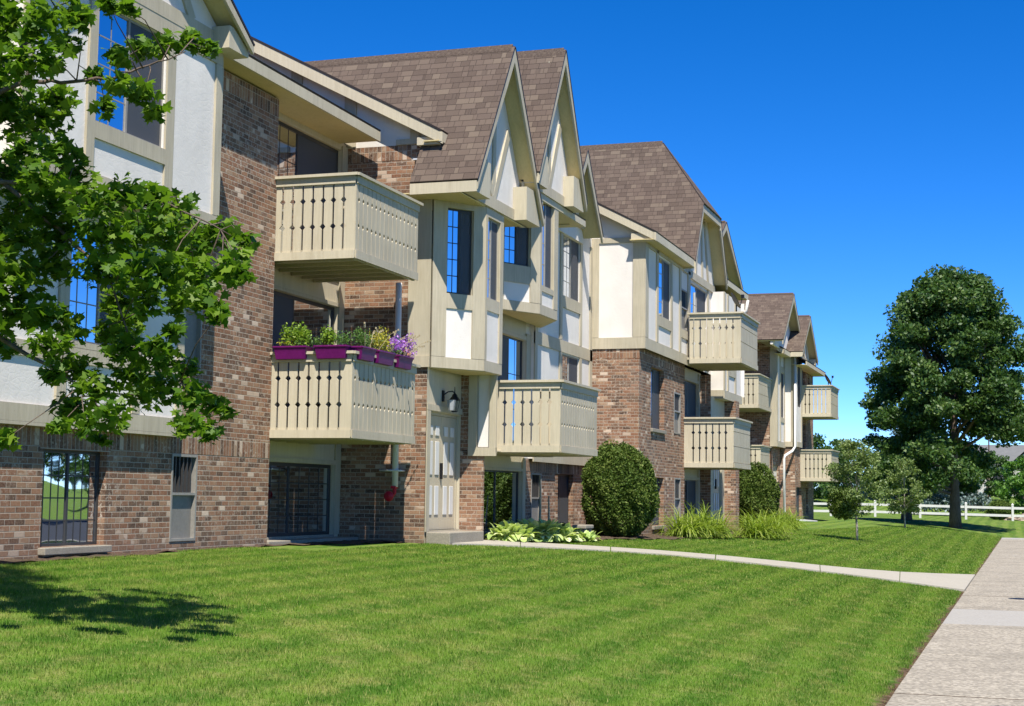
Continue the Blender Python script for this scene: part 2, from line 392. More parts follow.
# ------------------------------------------------------------------ building pieces
def window(P, T, s0, s1, z0, z1, depth=.09, split=.5, grid=(2, 4), order='gs', curtain=None, frame='frame', sill=None, fw=.03, name='window', label=None, room=.55, sillmat='stepc', transom=None):
    """aluminium slider: frame part with panes, screen, curtain and sill as sub-parts"""
    mb = MB(); n0, n1 = -depth-.034, -depth
    mb.box(T, s0, s1, n0, n1, z0, z0+fw); mb.box(T, s0, s1, n0, n1, z1-fw, z1)
    mb.box(T, s0, s0+fw, n0, n1, z0+fw, z1-fw); mb.box(T, s1-fw, s1, n0, n1, z0+fw, z1-fw)
    w = s1-s0; sm = s0+w*split if split else None
    if sm: mb.box(T, sm-.02, sm+.02, n0, n1-.004, z0+fw, z1-fw)
    panes = [(s0+fw, (sm-.02) if sm else s1-fw)] + ([(sm+.02, s1-fw)] if sm else [])
    gx, gzn = grid
    for i, (a, b) in enumerate(panes):
        if gx > 1:
            for k in range(1, gx): x = a+(b-a)*k/gx; mb.box(T, x-.008, x+.008, n0+.0155, n0+.0175, z0+fw, z1-fw)
        for k in range(1, gzn): zz = z0+fw+(z1-z0-2*fw)*k/gzn; mb.box(T, a, b, n0+.0155, n0+.0185, zz-.008, zz+.008)
    if transom: mb.box(T, s0+fw, s1-fw, n0, n1+.004, transom-.02, transom+.02)
    w_o = mb.build(name, M[frame], P)
    if label: w_o['label'] = label
    for i, (a, b) in enumerate(panes):
        kind = order[i]
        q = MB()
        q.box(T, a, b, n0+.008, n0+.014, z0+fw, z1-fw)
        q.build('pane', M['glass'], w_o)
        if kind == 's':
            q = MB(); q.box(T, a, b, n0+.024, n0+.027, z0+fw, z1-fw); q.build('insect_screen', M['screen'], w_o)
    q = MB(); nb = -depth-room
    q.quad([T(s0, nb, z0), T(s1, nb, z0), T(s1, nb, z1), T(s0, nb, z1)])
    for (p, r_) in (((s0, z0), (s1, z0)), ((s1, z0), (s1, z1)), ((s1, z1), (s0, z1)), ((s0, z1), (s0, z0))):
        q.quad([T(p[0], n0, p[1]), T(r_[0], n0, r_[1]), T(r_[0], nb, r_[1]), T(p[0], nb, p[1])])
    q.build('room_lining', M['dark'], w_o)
    if curtain is None and name == 'window': curtain = [(.02, .30), (.62, .98)]
    if curtain:
        q = MB()
        for (a, b) in curtain:
            a = s0+fw+a*(w-2*fw); b = s0+fw+b*(w-2*fw); k = max(2, int((b-a)/.05))
            for j in range(k):
                x0, x1 = a+(b-a)*j/k, a+(b-a)*(j+1)/k; nn = -depth-.16-(.03 if j % 2 else 0); nm = -depth-.16-(0 if j % 2 else .03)
                q.quad([T(x0, nn, z0+.03), T(x1, nm, z0+.03), T(x1, nm, z1-.02), T(x0, nn, z1-.02)])
        q.build('curtain', M['curtain'], w_o)
    if sill:
        q = MB(); q.box(T, s0-.04, s1+.14 if sill > .1 else s1+.04, -depth, sill, z0-.09, z0-.004); q.build('sill', M[sillmat], w_o, bevel=.01)
    return w_o

def vent_unit(P, T, s0, s1, z0, z1, depth=.05):
    """narrow louvred air-conditioner unit: barred grille above, plain panel below"""
    mb = MB(); fw = .035
    mb.box(T, s0, s1, -depth-.03, .012, z0, z0+fw); mb.box(T, s0, s1, -depth-.03, .012, z1-fw, z1)
    mb.box(T, s0, s0+fw, -depth-.03, .012, z0+fw, z1-fw); mb.box(T, s1-fw, s1, -depth-.03, .012, z0+fw, z1-fw)
    zm = z0+(z1-z0)*.54
    mb.box(T, s0+fw, s1-fw, -depth-.03, .008, zm-.015, zm+.02)
    o = mb.build('wall_unit', M['lightframe'], P)
    q = MB(); q.box(T, s0+fw, s1-fw, -depth-.03, -depth, z0+fw, zm-.015); q.build('lower_panel', M['vent'], o)
    q = MB(); q.box(T, s0+fw, s1-fw, -depth-.05, -depth-.04, zm+.02, z1-fw)
    q2 = MB(); k = 6
    for i in range(1, k): x = s0+fw+(s1-s0-2*fw)*i/k; q2.box(T, x-.012, x+.012, -depth-.038, -.01, zm+.02, z1-fw)
    q.build('grille_back', M['dark'], o); q2.build('grille', M['frame'], o)
    return o

def slat(mb, T, s0, s1, n0, n1, z0, z1, zs, nl, nr, r=.040):
    L = [(s0, z0)]
    for z in zs:
        if nl: L += [(s0, z-r), (s0+r*.8, z), (s0, z+r)]
    L.append((s0, z1)); L.append((s1, z1))
    for z in reversed(zs):
        if nr: L += [(s1, z+r), (s1-r*.8, z), (s1, z-r)]
    L.append((s1, z0)); mb.prism(T, L, n0, n1)

def rail_face(mb, cap, T, s0, s1, zb, zt, slots, gap=.032, corner=(.09, .22), style='slats', pitch=.17, dr=.040):
    """boarded balcony side. corner=(width of first board, width of last board)"""
    zs = (zt-.80, zt-.40)
    if style == 'slats':
        edges = [s0]; s = s0+corner[0]
        while s < s1-corner[1]+1e-6: edges.append(s); s += pitch
        edges.append(s1)
        for i in range(len(edges)-1):
            a = edges[i]+(gap/2 if i else 0); b = edges[i+1]-(gap/2 if i < len(edges)-2 else 0)
            slat(mb, T, a, b, -.03, -.005, zb+.02, zt-.10, zs, i > 0, i < len(edges)-2, dr)
    else:
        rows = [zb+.13, zb+.55, zb+.93, zt-.10]; k = max(3, int((s1-s0)/.42))
        for j in range(3):
            for i in range(k):
                a = s0+(s1-s0)*i/k; b = s0+(s1-s0)*(i+1)/k
                mb.box(T, a+.004, b-.004, -.03, -.005, rows[j]+.008, rows[j+1]-.008)
        mb.box(T, s0, s1, -.035, -.025, zb+.02, zt-.10)
    mb.box(T, s0, s1, -.005, .015, zb, zb+.125)           # skirt board
    cap.box(T, s0, s1, -.03, .02, zt-.155, zt-.043)        # sub rail
    cap.box(T, s0-.05, s1+.05, -.12, .065, zt-.043, zt)    # cap rail

def balcony(P, X0, X1, Y0, Y1, zb, zt, side='slats', label=None, deck_back=None):
    db = deck_back or Y1
    d = MB(); d.box(ID, X0+.04, X1-.04, Y0+.04, db, zb+.10, zb+.16)
    x = X0+.12
    while x < X1-.1:
        d.box(ID, x, x+.045, Y0+.05, db, zb-.02, zb+.10); x += .41
    d.box(ID, X0+.04, X1-.04, Y0+.032, Y0+.07, zb-.01, zb+.099)
    o = d.build('balcony', M['siding'], P)
    if label: o['label'] = label
    b = MB(); c = MB()
    rail_face(b, c, FX(X0), Y0+.012, Y1, zb, zt, 7, corner=(.20, .09))
    b.build('end_railing', M['cream'], o); c.build('end_handrail', M['cream'], o)
    b = MB(); c = MB(); rail_face(b, c, FS(Y0), X0+.012, X1, zb, zt, 15, corner=(.10, .10), style=side, pitch=.163, gap=.016, dr=.038)
    b.build('street_railing', M['tan'], o); c.build('street_handrail', M['tan'], o)
    b = MB()
    TT = lambda s, n, z: (X1+n, s, z)
    y = Y0+.03
    while y < Y1-.1: b.box(TT, y, min(y+.15, Y1), -.03, 0, zb+.02, zt-.05); y += .172
    b.box(TT, Y0+.02, Y1, -.10, .04, zt-.045, zt-.002)
    b.build('far_railing', M['tan'], o)
    return o

def slope(mb, pts, U, V, org, th=.035, eave=None):
    """shingled slab; pts counter-clockwise on top, U/V unit vectors in the plane for the shingle courses"""
    U = Vector(U).normalized(); V = Vector(V).normalized(); nrm = U.cross(V)
    if nrm.z < 0: nrm = -nrm
    P_ = [Vector(p) for p in pts]; b = len(mb.v); k = len(P_)
    for p in P_: mb.v.append(tuple(p+nrm*th))
    for p in P_: mb.v.append(tuple(p))
    fi = len(mb.f); mb.f.append(tuple(b+i for i in range(k))); mb.mi.append(0)
    mb.uv[fi] = [((p-Vector(org)).dot(U), (p-Vector(org)).dot(V)+50*.145) for p in P_]
    mb.f.append(tuple(b+k+i for i in reversed(range(k)))); mb.mi.append(1)
    for i in range(k):
        j = (i+1) % k; mb.f.append((b+i, b+k+i, b+k+j, b+j)); mb.mi.append(1)
def under(mb, pts, th=.05, off=.004):
    P_ = [Vector(p) for p in pts]; n = (P_[1]-P_[0]).cross(P_[2]-P_[0]).normalized()
    if n.z < 0: n = -n
    b = len(mb.v); k = len(P_)
    for p in P_: mb.v.append(tuple(p-n*off))
    for p in P_: mb.v.append(tuple(p-n*(off+th)))
    mb.f.append(tuple(b+i for i in range(k))); mb.f.append(tuple(b+k+i for i in reversed(range(k)))); mb.mi += [0, 0]
    for i in range(k):
        j = (i+1) % k; mb.f.append((b+i, b+k+i, b+k+j, b+j)); mb.mi.append(0)

def gable(P, xc, hw, ze, za, Yr, Yw, Yb, clip=None, left_cut=None, timber='V', hv=.27, box=True, base=None, boxw=.80, hip=0, eave_fascia=True, wall=True, boxh=.62):
    """steep street-facing gable: roof slopes, soffits, rake boards, boxed returns and half-timbered wall"""
    sl = (za-ze)/hw; r = MB(); s = MB(); L = math.hypot(hw, za-ze)
    uL = (hw/L, 0, (za-ze)/L); uR = (-hw/L, 0, (za-ze)/L)
    zc = clip if clip else za; xo = (za-zc)/sl
    def X(z, side): return xc+side*(za-z)/sl
    Yf = Yr-.052
    for side, V in ((-1, uL), (1, uR)):
        if clip:
            pts = [(xc+side*hw, Yf, ze), (X(clip, side), Yf, clip), (xc, Yr+hip, za), (xc, Yb, za), (xc+side*hw, Yb, ze)]
            slope(r, pts, (0, 1, 0), V, (xc+side*hw, 0, ze)); 
            under(s, [(xc+side*hw, Yr, ze), (X(clip, side), Yr, clip), (X(clip, side), Yr+.9, clip), (xc+side*hw, Yr+.9, ze)])
        elif left_cut and side == -1:
            Yc, zc2 = left_cut; xcut = X(zc2, -1)
            slope(r, [(xc-hw, Yf, ze), (xc, Yf, za), (xc, Yc, za), (xc-hw, Yc, ze)], (0, 1, 0), V, (xc-hw, 0, ze))
            slope(r, [(xcut, Yc, zc2), (xc, Yc, za), (xc, Yb, za), (xcut, Yb, zc2)], (0, 1, 0), V, (xc-hw, 0, ze))
            under(s, [(xc-hw, Yr, ze), (xc, Yr, za), (xc, Yr+1, za), (xc-hw, Yr+1, ze)])
        else:
            slope(r, [(xc+side*hw, Yf, ze), (xc, Yf, za), (xc, Yb, za), (xc+side*hw, Yb, ze)], (0, 1, 0), V, (xc+side*hw, 0, ze))
            under(s, [(xc+side*hw, Yr, ze), (xc, Yr, za), (xc, Yr+1, za), (xc+side*hw, Yr+1, ze)])
    if clip:
        a, b, c = Vector((X(clip, -1), Yf, clip)), Vector((X(clip, 1), Yf, clip)), Vector((xc, Yr+hip, za))
        slope(r, [a, b, c], (1, 0, 0), (Vector((xc, Yr+hip, za))-Vector((xc, Yr, clip))), a)
        under(s, [(X(clip, -1), Yr+.03, clip), (X(clip, 1), Yr+.03, clip), (X(clip, 1), Yr+.5, clip-.02), (X(clip, -1), Yr+.5, clip-.02)], th=.04, off=.02)
    # ridge caps
    y = Yr+hip
    while y < Yb-.2:
        for side in (-1, 1):
            dx, dz = side*.13, -.13*sl
            r.prism(lambda q, n, z: (q, n, z), [(xc, za+.068), (xc+dx*.8, za+.075+dz*.8), (xc+dx*.8, za+.045+dz*.8), (xc, za+.03)], y, y+.20, 0)
        y += .205
    roof = r.build('gable_roof', [M['shingle'], M['drip']], P)
    s.build('soffit', M['soffit'], roof)
    t = MB(); T = FS(Yr)
    for side in (-1, 1):
        zt_ = zc; xt = X(zt_, side) if clip else xc
        t.prism(T, [(xc+side*hw, ze-.012), (xt, zt_-.012), (xt, zt_-hv), (xc+side*hw, ze-hv*.55)], .002, .045)
    if clip: t.box(T, X(clip, -1), X(clip, 1), .0, .042, clip-.20, clip-.002)
    t.build('rake_boards', M['tan'], roof)
    if box:
        for side in (-1, 1):
            bx = MB()
            x0, x1 = xc+side*(hw-.01), xc+side*(hw-boxw)
            zb = ze-.16
            bx.prism(T, [(x0, zb), (x1, zb), (x1, min(zb+boxh, ze+boxw*sl-.14)), (x0-side*max(.02, (zb+boxh+.15-ze)/sl), zb+boxh), (x0, ze-.06)], -(Yw-Yr)+.002, -.03)
            bx.build('boxed_return', M['cream'], roof)
    if eave_fascia:
        f = MB(); 
        Ye = left_cut[0] if left_cut else Yr+1.2
        f.box(ID, xc-hw-.02, xc-hw+.012, Yr-.03, Ye, ze-.19, ze-.006)
        f.build('eave_fascia', M['cream'], roof)
    if wall:
        w = MB(); T = FS(Yw); zb = base if base else ze-.16
        if clip: poly = [(xc-hw+.05, zb), (xc+hw-.05, zb), (xc+hw-.05, ze-.06), (X(clip-.06, 1)-.03, clip-.06), (X(clip-.06, -1)+.03, clip-.06), (xc-hw+.05, ze-.06)]
        else: poly = [(xc-hw+.05, zb), (xc+hw-.05, zb), (xc+hw-.05, ze-.05), (xc, za-.12), (xc-hw+.05, ze-.05)]
        w.prism(T, poly, -.1, 0)
        w.build('gable_wall', M['stucco'], P)
        t = MB(); zt_ = (clip or za)
        if timber:
            t.box(T, xc-hw+.06, xc+hw-.06, .002, .035, zb, zb+.2)
            b0 = zb+.2
            def beam(x0, z0, x1, z1, w_=.08, n=.033):
                d = Vector((x1-x0, z1-z0)); d.normalize(); px, pz = -d.y*w_, d.x*w_
                t.prism(T, [(x0-px, z0-pz), (x1-px, z1-pz), (x1+px, z1+pz), (x0+px, z0+pz)], .002, n)
            H = zt_-b0
            if timber == 'V':
                beam(xc-.12, b0-.02, xc+hw*.36, b0+H*.50); beam(xc-.12, b0-.02, xc-hw*.52, b0+H*.38, n=.031)
                beam(xc-.12, b0, xc-.12, zt_-.25, n=.029)
            else:
                for q in (-.55, -.2, .2, .55): beam(xc+hw*q, b0-.02, xc+hw*q*.55, min(b0+H*.92, za-abs(hw*q*.55)*sl-.25), n=.03+q*.004)
            t.build('timber_framing', M['tan'], P)
    return roof

def boards(mb, T, items, n=.03):
    for i, (a, b, c, d) in enumerate(items): mb.box(T, a, b, .002, n+(i % 3)*.002, c, d)

# =================================================================== NEAR BUILDING
NB = thing('apartment_building', (24, 11, .7), 'brown brick and white stucco apartment building with steep gables, nearest the camera', 'apartment building')
zG = .35
HDR = [2.08, 4.80, 7.56]

# ---- block A walls
BY = 10.84
T = FS(BY)
mb = MB()
mb.wall(T, 6.0, 20.9, zG, 2.40, [(15.27, 16.57, .93, 2.07), (18.1, 18.77, .93, 2.10), (9.2, 10.5, .93, 2.07)], .14)
mb.wall(T, 18.0, 20.9, 2.40, 7.64, [(18.1, 18.77, 3.2, 4.82)], .14)
mb.wall(FX(20.9), BY, 11.25, zG, 7.64)
mb.quad([(20.9, BY, zG), (20.9, 11.25, zG), (20.9, 11.25, 7.64), (20.9, BY, 7.64)])
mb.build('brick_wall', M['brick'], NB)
mb = MB()
mb.box(T, 6.0, 20.9, -.03, .004, 2.11, 2.375); mb.box(T, 18.05, 20.9, -.03, .004, 7.36, 7.62)
mb.box(T, 15.2, 16.64, -.02, .005, 2.072, 2.11-.002)
mb.build('soldier_course', M['soldier'], NB)
window(NB, T, 15.27, 16.57, .93, 2.07, depth=.10, split=.5, grid=(4, 4), order='gg', curtain=[(.58, .99), (0, .34)], sill=.10, fw=.035)
window(NB, T, 9.2, 10.5, .93, 2.07, depth=.10, split=.5, grid=(4, 4), order='gg', sill=.10)
vent_unit(NB, T, 18.1, 18.77, .93, 2.10); vent_unit(NB, T, 18.1, 18.77, 3.2, 4.82)
# 2F stucco
T = FS(10.72); mb = MB()
mb.wall(T, 6.0, 18.08, 2.40, 5.12, [(15.45, 16.85, 3.36, 4.78), (9.2, 10.6, 3.36, 4.78)], .11)
mb.quad([(18.08, 10.72, 2.40), (18.08, 10.84, 2.40), (18.08, 10.84, 5.12), (18.08, 10.72, 5.12)])
mb.build('stucco_wall', M['stucco'], NB)
mb = MB()
boards(mb, T, [(6, 18.09, 2.36, 2.56), (6, 18.07, 3.10, 3.28), (15.25, 15.44, 2.57, 5.1), (16.86, 17.04, 2.57, 5.1), (17.93, 18.085, 2.565, 5.1), (14.0, 14.17, 2.57, 5.1), (12.4, 12.57, 2.57, 5.1), (15.44, 16.86, 3.285, 3.36), (15.44, 16.86, 4.78, 4.95)])
mb.box(T, 6, 18.09, -.12, .03, 2.32, 2.358)
mb.build('timber_trim', M['tan'], NB)
window(NB, T, 15.45, 16.85, 3.36, 4.78, depth=.03, split=.5, grid=(3, 3), order='gs', frame='lightframe')
window(NB, T, 9.2, 10.6, 3.36, 4.78, depth=.03, split=.5, grid=(3, 3), order='gs', frame='lightframe')
# 3F bay
T = FS(10.25); mb = MB()
mb.wall(T, 13.75, 18.05, 5.12, 7.56, [(15.13, 16.66, 5.89, 7.33)], .11)
for x in (13.75, 18.05): mb.quad([(x, 10.25, 5.12), (x, 10.84, 5.12), (x, 10.84, 7.56), (x, 10.25, 7.56)])
mb.wall(FS(10.72), 6.0, 13.75, 5.12, 7.64)
mb.build('stucco_wall', M['stucco'], NB)
mb = MB()
boards(mb, T, [(13.75, 18.07, 5.08, 5.27), (13.74, 13.93, 5.275, 7.33), (14.96, 15.12, 5.275, 7.33), (16.67, 16.86, 5.275, 7.33), (17.89, 18.065, 5.275, 7.33), (15.12, 16.67, 5.69, 5.885), (13.75, 18.06, 7.335, 7.55)])
mb.box(ID, 13.75, 18.05, 10.22, 10.86, 5.05, 5.115)
mb.box(ID, 18.04, 18.075, 10.25, 10.83, 5.115, 5.27)
mb.build('timber_trim', M['tan'], NB)
window(NB, T, 15.13, 16.66, 5.89, 7.33, depth=.03, split=.48, grid=(2, 4), order='gs', frame='lightframe')
# gable over the bay
gable(NB, 15.9, 2.42, 7.66, 9.24, 9.95, 10.25, 14.5, timber='post', hv=.20, box=True, base=7.55, boxw=.55, boxh=.30, eave_fascia=False)
# main roof A with eave over the recess
sl = .524
def lowroof(P, x0, x1, Y0, z0, Yt, fascia=True, fz=.15, soffit_to=None, sof_z=None, x0f=None):
    r = MB(); zt = z0+sl*(Yt-Y0)
    slope(r, [(x0, Y0, z0), (x1, Y0, z0), (x1, Yt, zt), (x0, Yt, zt)], (1, 0, 0), (0, 1, sl), (x0, Y0, z0))
    o = r.build('roof', [M['shingle'], M['drip']], P)
    f = MB(); xf = x0f if x0f is not None else x0
    f.box(FS(Y0), xf, x1, -.03, .012, z0-fz, z0-.004); f.build('eave_fascia', M['cream'], o)
    if soffit_to:
        s = MB(); s.box(ID, xf, x1-.002, Y0+.031, soffit_to, z0-fz+.01, z0-fz+.03); s.build('soffit', M['soffit'], o)
    return o
lowroof(NB, 6.0, 24.02, 10.50, 7.83, 15.5, soffit_to=11.26, fz=.17)
# ---- recess with doors (street-facing plane 11.25)
DY = 11.25; T = FS(DY)
lev = [(.90, 2.08), (2.60, 4.80), (5.32, 7.56)]
mb = MB(); mb.wall(T, 20.9, 24.3, zG, 7.70, [(21.25, 24.08, a, b) for a, b in lev], .10)
mb.build('panel_wall', M['cream'], NB)
mb = MB()
boards(mb, T, [(24.085, 24.29, .9, 7.64), (20.9, 24.08, 2.085, 2.16), (20.9, 24.08, 4.805, 4.87), (20.95, 21.24, .9, 7.6)])
mb.build('door_trim', M['tan'], NB)
for i, (a, b) in enumerate(lev):
    window(NB, T, 21.25, 24.08, a, b, depth=.06, split=.45, grid=(4, 4) if i != 1 else (1, 1), order=('gg', 'sg', 'gs')[i], curtain=([(.02, .34), (.70, .97)], [(.28, .33)], [(.30, .44)])[i], name='sliding_door', fw=.055, room=1.2, sill=.02)
mb = MB(); mb.box(ID, 21.0, 24.3, 10.86, 11.24, .74, .86); mb.build('door_slab', M['stepc'], NB, bevel=.01)
balcony(NB, 20.9, 23.4, 9.50, 10.84, 5.12, 6.42, deck_back=11.24, label='tan balcony on the top floor above the purple planters')
balcony(NB, 20.9, 23.4, 9.50, 10.84, 2.42, 3.72, deck_back=11.24, label='tan balcony carrying the purple planters')

# ---- frontal brick wall of the wing (X = 24.3)
T = FX(24.3); mb = MB()
mb.wall(T, 9.65, 11.26, zG, 7.64)
mb.build('brick_wall', M['brick'], NB)
mb = MB(); mb.box(T, 10.02, 11.25, -.03, .004, 7.38, 7.64); mb.build('soldier_course', M['soldier'], NB)
# stucco triangle above, between low eave and the upper rake
def zr(Y): return 7.78+sl*(Y-9.38)
mb = MB(); mb.prism(T, [(9.50, 7.642), (14.2, 7.642), (14.2, zr(14.2)-.05), (9.50, zr(9.50)-.02)], -.12, .003); mb.build('stucco_wall', M['stucco'], NB)
mb = MB()
for (a, b) in ((12.14, 12.36), (11.07, 11.30), (9.86, 10.04), (9.50, 9.60)): mb.prism(T, [(a, 7.66), (b, 7.66), (b, zr(b)-.06), (a, zr(a)-.06)], .005, .03)
mb.box(T, 9.50, 10.30, .004, .034, 7.645, 7.74)
mb.build('timber_trim', M['tan'], NB)
mb = MB(); mb.prism(FX(24.06), [(9.36, zr(9.36)-.005), (14.3, zr(14.3)-.005), (14.3, zr(14.3)-.235), (9.36, zr(9.36)-.20)], -.04, 0); 
mb.box(ID, 24.10, 24.29, 9.44, 9.84, zr(9.44)-.235, zr(9.44)-.10)
mb.build('rake_board', M['white'] if False else M['cream'], NB)
mb = MB(); mb.quad([(24.1, 9.40, zr(9.4)-.06), (24.3, 9.40, zr(9.4)-.06), (24.3, 14.3, zr(14.3)-.06), (24.1, 14.3, zr(14.3)-.06)]); mb.build('soffit', M['soffit'], NB)
mb = MB(); mb.box(ID, 24.15, 24.31, 9.56, 9.93, 7.335, 7.36); mb.build('flashing', M['metal'], NB)
# wing main roof
lowroof(NB, 24.05, 26.95, 9.38, 7.78, 15.5, fz=.17, soffit_to=9.7)
lowroof(NB, 26.95, 31.25, 8.85, 7.46, 15.5, fz=.13, soffit_to=9.7)
lowroof(NB, 31.25, 34.12, 9.45, 7.80, 15.5, fz=.15, soffit_to=9.7)

# ---- entry and bays of the wing
EY = 9.66; T = FS(EY); mb = MB()
mb.wall(T, 24.3, 26.0, zG, 3.80, [(24.46, 25.98, .99, 3.02)], .10); mb.build('panel_wall', M['cream'], NB)
def entry_door(P, T, s0, s1, z0, z1, depth=.07):
    mb = MB(); mb.box(T, s0, s1, -depth-.05, -depth+.02, z1-.05, z1); mb.box(T, s0, s0+.045, -depth-.05, -depth+.02, z0, z1-.05); mb.box(T, s1-.045, s1, -depth-.05, -depth+.02, z0, z1-.05)
    mb.box(T, s0, s1, -depth-.05, .03, z0-.03, z0)
    o = mb.build('door_frame', M['tan'], P); w = (s1-s0-.09)
    sm = s0+.045+w*.5
    for (a, b) in ((s0+.047, sm-.003), (sm+.003, s1-.047)):
        d = MB(); d.box(T, a, b, -depth-.045, -depth, z0+.005, z1-.055); do = d.build('door_leaf', M['door'], o)
        q = MB(); pw = (b-a)
        for (x0, x1) in ((a+pw*.15, a+pw*.40), (a+pw*.58, a+pw*.83)):
            for (c, e) in ((z0+.26, z0+.76), (z0+.95, z0+1.53), (z0+1.63, z0+1.80)):
                q.box(T, x0, x1, -depth+.002, -depth+.016, c, e)
        q.build('raised_panels', M['white'], do, bevel=.006)
    h = MB(); h.box(T, sm-.055, sm-.025, -depth, -depth+.05, z0+.88, z0+1.16); h.build('handle', M['black'], o)
    return o
entry_door(NB, T, 24.46, 25.98, .99, 3.02)
mb = MB(); boards(mb, T, [(24.3, 24.455, .97, 3.03), (24.3, 26.0, 3.035, 3.14)]); mb.build('door_trim', M['tan'], NB)
mb = MB(); mb.box(ID, 24.34, 26.04, 9.20, 9.64, .45, .965); mb.build('door_step', M['stepc'], NB, bevel=.015)
# brick pillar after the door, then recess with glass
mb = MB(); mb.wall(FX(26.0), 9.22, 9.66, zG, 2.36); mb.wall(FX(26.0), 9.50, 9.66, 2.36, 3.9); mb.wall(FS(9.22), 26.0, 26.07, zG, 2.36); mb.quad([(26.07, 9.22, zG), (26.07, 9.66, zG), (26.07, 9.66, 2.36), (26.07, 9.22, 2.36)])
mb.wall(FS(9.66), 29.75, 34.4, zG, 2.36, [(30.2, 30.9, .95, 2.07), (31.9, 33.3, .85, 2.08)], .12)
mb.build('brick_wall', M['brick'], NB)
mb = MB(); mb.box(FS(9.66), 29.75, 34.4, -.03, .004, 2.10, 2.35); mb.build('soldier_course', M['soldier'], NB)
mb = MB(); mb.wall(FS(9.66), 26.06, 29.75, zG, 5.2, [(26.75, 29.55, .92, 2.08), (27.0, 29.9-.2, 2.6, 4.75)], .10)
mb.wall(FX(26.03), 8.97, 9.5, 2.36, 3.8)
mb.build('panel_wall', M['cream'], NB)
mb = MB(); mb.box(FX(26.03), 9.11, 9.33, .001, .006, 2.46, 3.75); mb.build('stucco_panel', M['stucco'], NB)
mb = MB(); boards(mb, FS(9.66), [(29.56, 29.75, .9, 2.36), (26.6, 29.55, 2.085, 2.14), (29.71, 30.0, 2.5, 4.9), (26.6, 29.7, 4.755, 4.84)])
mb.box(FX(26.0), 9.34, 9.50, .002, .04, 2.36, 3.75); mb.box(FX(26.0), 8.97, 9.10, .002, .04, 2.36, 3.75); mb.box(FX(26.0), 8.97, 9.50, .002, .045, 2.30, 2.45); mb.box(ID, 26.0, 29.7, 8.99, 9.62, 2.38, 2.40)
mb.build('door_trim', M['tan'], NB)
window(NB, FS(9.66), 26.75, 29.55, .92, 2.08, depth=.06, split=.5, grid=(1, 1), order='gg', curtain=[(.30, .36), (.9, .97)], name='sliding_door', room=1.2, sill=.02)
window(NB, FS(9.66), 27.0, 29.7, 2.6, 4.75, depth=.06, split=.68, grid=(2, 3), order='sg', name='sliding_door', room=1.2)
vent_unit(NB, FS(9.66), 30.2, 30.9, .95, 2.07)
window(NB, FS(9.66), 31.9, 33.3, .85, 2.08, depth=.10, split=.5, grid=(1, 3), order='gs', sill=.08)
balcony(NB, 26.33, 28.8, 7.88, 9.14, 2.38, 3.68, deck_back=9.64, label='tan balcony beside the carriage lamp entry, left of the round bush')
# bay 1 (half a storey up over the entry)
def bay(P, fp, zb, zt, frontwin, leftwin, frontpanel, leftpanel, extra=None):
    A, B, C_, D = fp
    TA, TS, TR = FA(A, B), FS(B[1]), FA(C_, D)
    LA = math.dist(A, B)
    # floor
    fl = MB(); b = [(A[0], A[1]), B, C_, (D[0], D[1])]
    fl.prism(lambda s, n, z: (s, z, n), [(p[0], p[1]) for p in b], zb-.012, zb+.03); fl.build('bay_floor', M['soffit'], P)
    w = MB(); w.wall(TA, 0, LA, zb, zt, [leftwin] if leftwin else [], .1); w.wall(TR, 0, math.dist(C_, D), zb, zt)
    w.wall(TS, B[0], C_[0], zb, zt, [frontwin] if frontwin else [], .1)
    w.build('bay_wall', M['siding'], P)
    st = MB()
    for (TT, pn) in ((TA, leftpanel), (TS, frontpanel)):
        if pn: st.box(TT, pn[0], pn[1], .001, .007, pn[2], pn[3])
    st.build('stucco_panel', M['stucco'], P)
    t = MB()
    for TT, L0, L1, pn, wn in ((TA, 0, LA, leftpanel, leftwin), (TS, B[0]-.01, C_[0]+.02, frontpanel, frontwin)):
        boards(t, TT, [(L0, L1, zb, zb+.19), (L0, pn[0], zb+.195, zt), (pn[1], L1, zb+.195, zt), (pn[0], pn[1], pn[3], wn[2]), (pn[0], pn[1], wn[3]+.002, zt)])
    t.box(TR, 0, math.dist(C_, D), .002, .03, zb, zb+.19)
    t.build('timber_trim', M['tan'], P)
    if leftwin: window(P, TA, *leftwin, depth=.02, split=.52, grid=(2, 5), order='gs', room=.3, curtain=extra)
    if frontwin: window(P, TS, *frontwin, depth=.02, split=.48, grid=(1, 4), order='gs', room=.3, frame='lightframe')
bay(NB, ((24.3, 9.6), (25.2, 8.97), (26.12, 8.97), (27.05, 9.6)), 3.76, 6.66, (25.30, 25.95, 5.06, 6.50), (.30, .83, 5.06, 6.55), (25.30, 25.97, 3.95, 4.84), (.29, .84, 3.95, 4.80))
mb = MB(); mb.wall(FX(24.27), 9.6, 10.02, 3.76, 6.66); mb.quad([(24.27, 10.02, 3.76), (24.3, 10.02, 3.76), (24.3, 10.02, 6.66), (24.27, 10.02, 6.66)])
mb.build('siding_wall', M['siding'], NB)
mb = MB(); mb.box(FX(24.27), 9.595, 10.02, .002, .03, 3.76, 3.95); mb.build('timber_trim', M['tan'], NB)
mb = MB(); mb.box(ID, 23.74, 27.2, 8.96, 9.98, 6.655, 6.675); mb.build('soffit', M['soffit'], NB)
gable(NB, 25.6, 1.86, 6.83, 9.62, 8.63, 8.93, 14.0, left_cut=(9.80, 7.72), timber='V', boxw=.85)
bay(NB, ((26.95, 9.48), (28.1, 8.88), (29.25, 8.88), (30.4, 9.55)), 5.10, 7.52, (28.22, 28.97, 5.67, 7.40), (.36, 1.02, 5.98, 7.3), (28.22, 29.0, 5.29, 5.56), (.34, 1.04, 5.29, 5.64), extra=[(.1, .5), (.62, .95)])
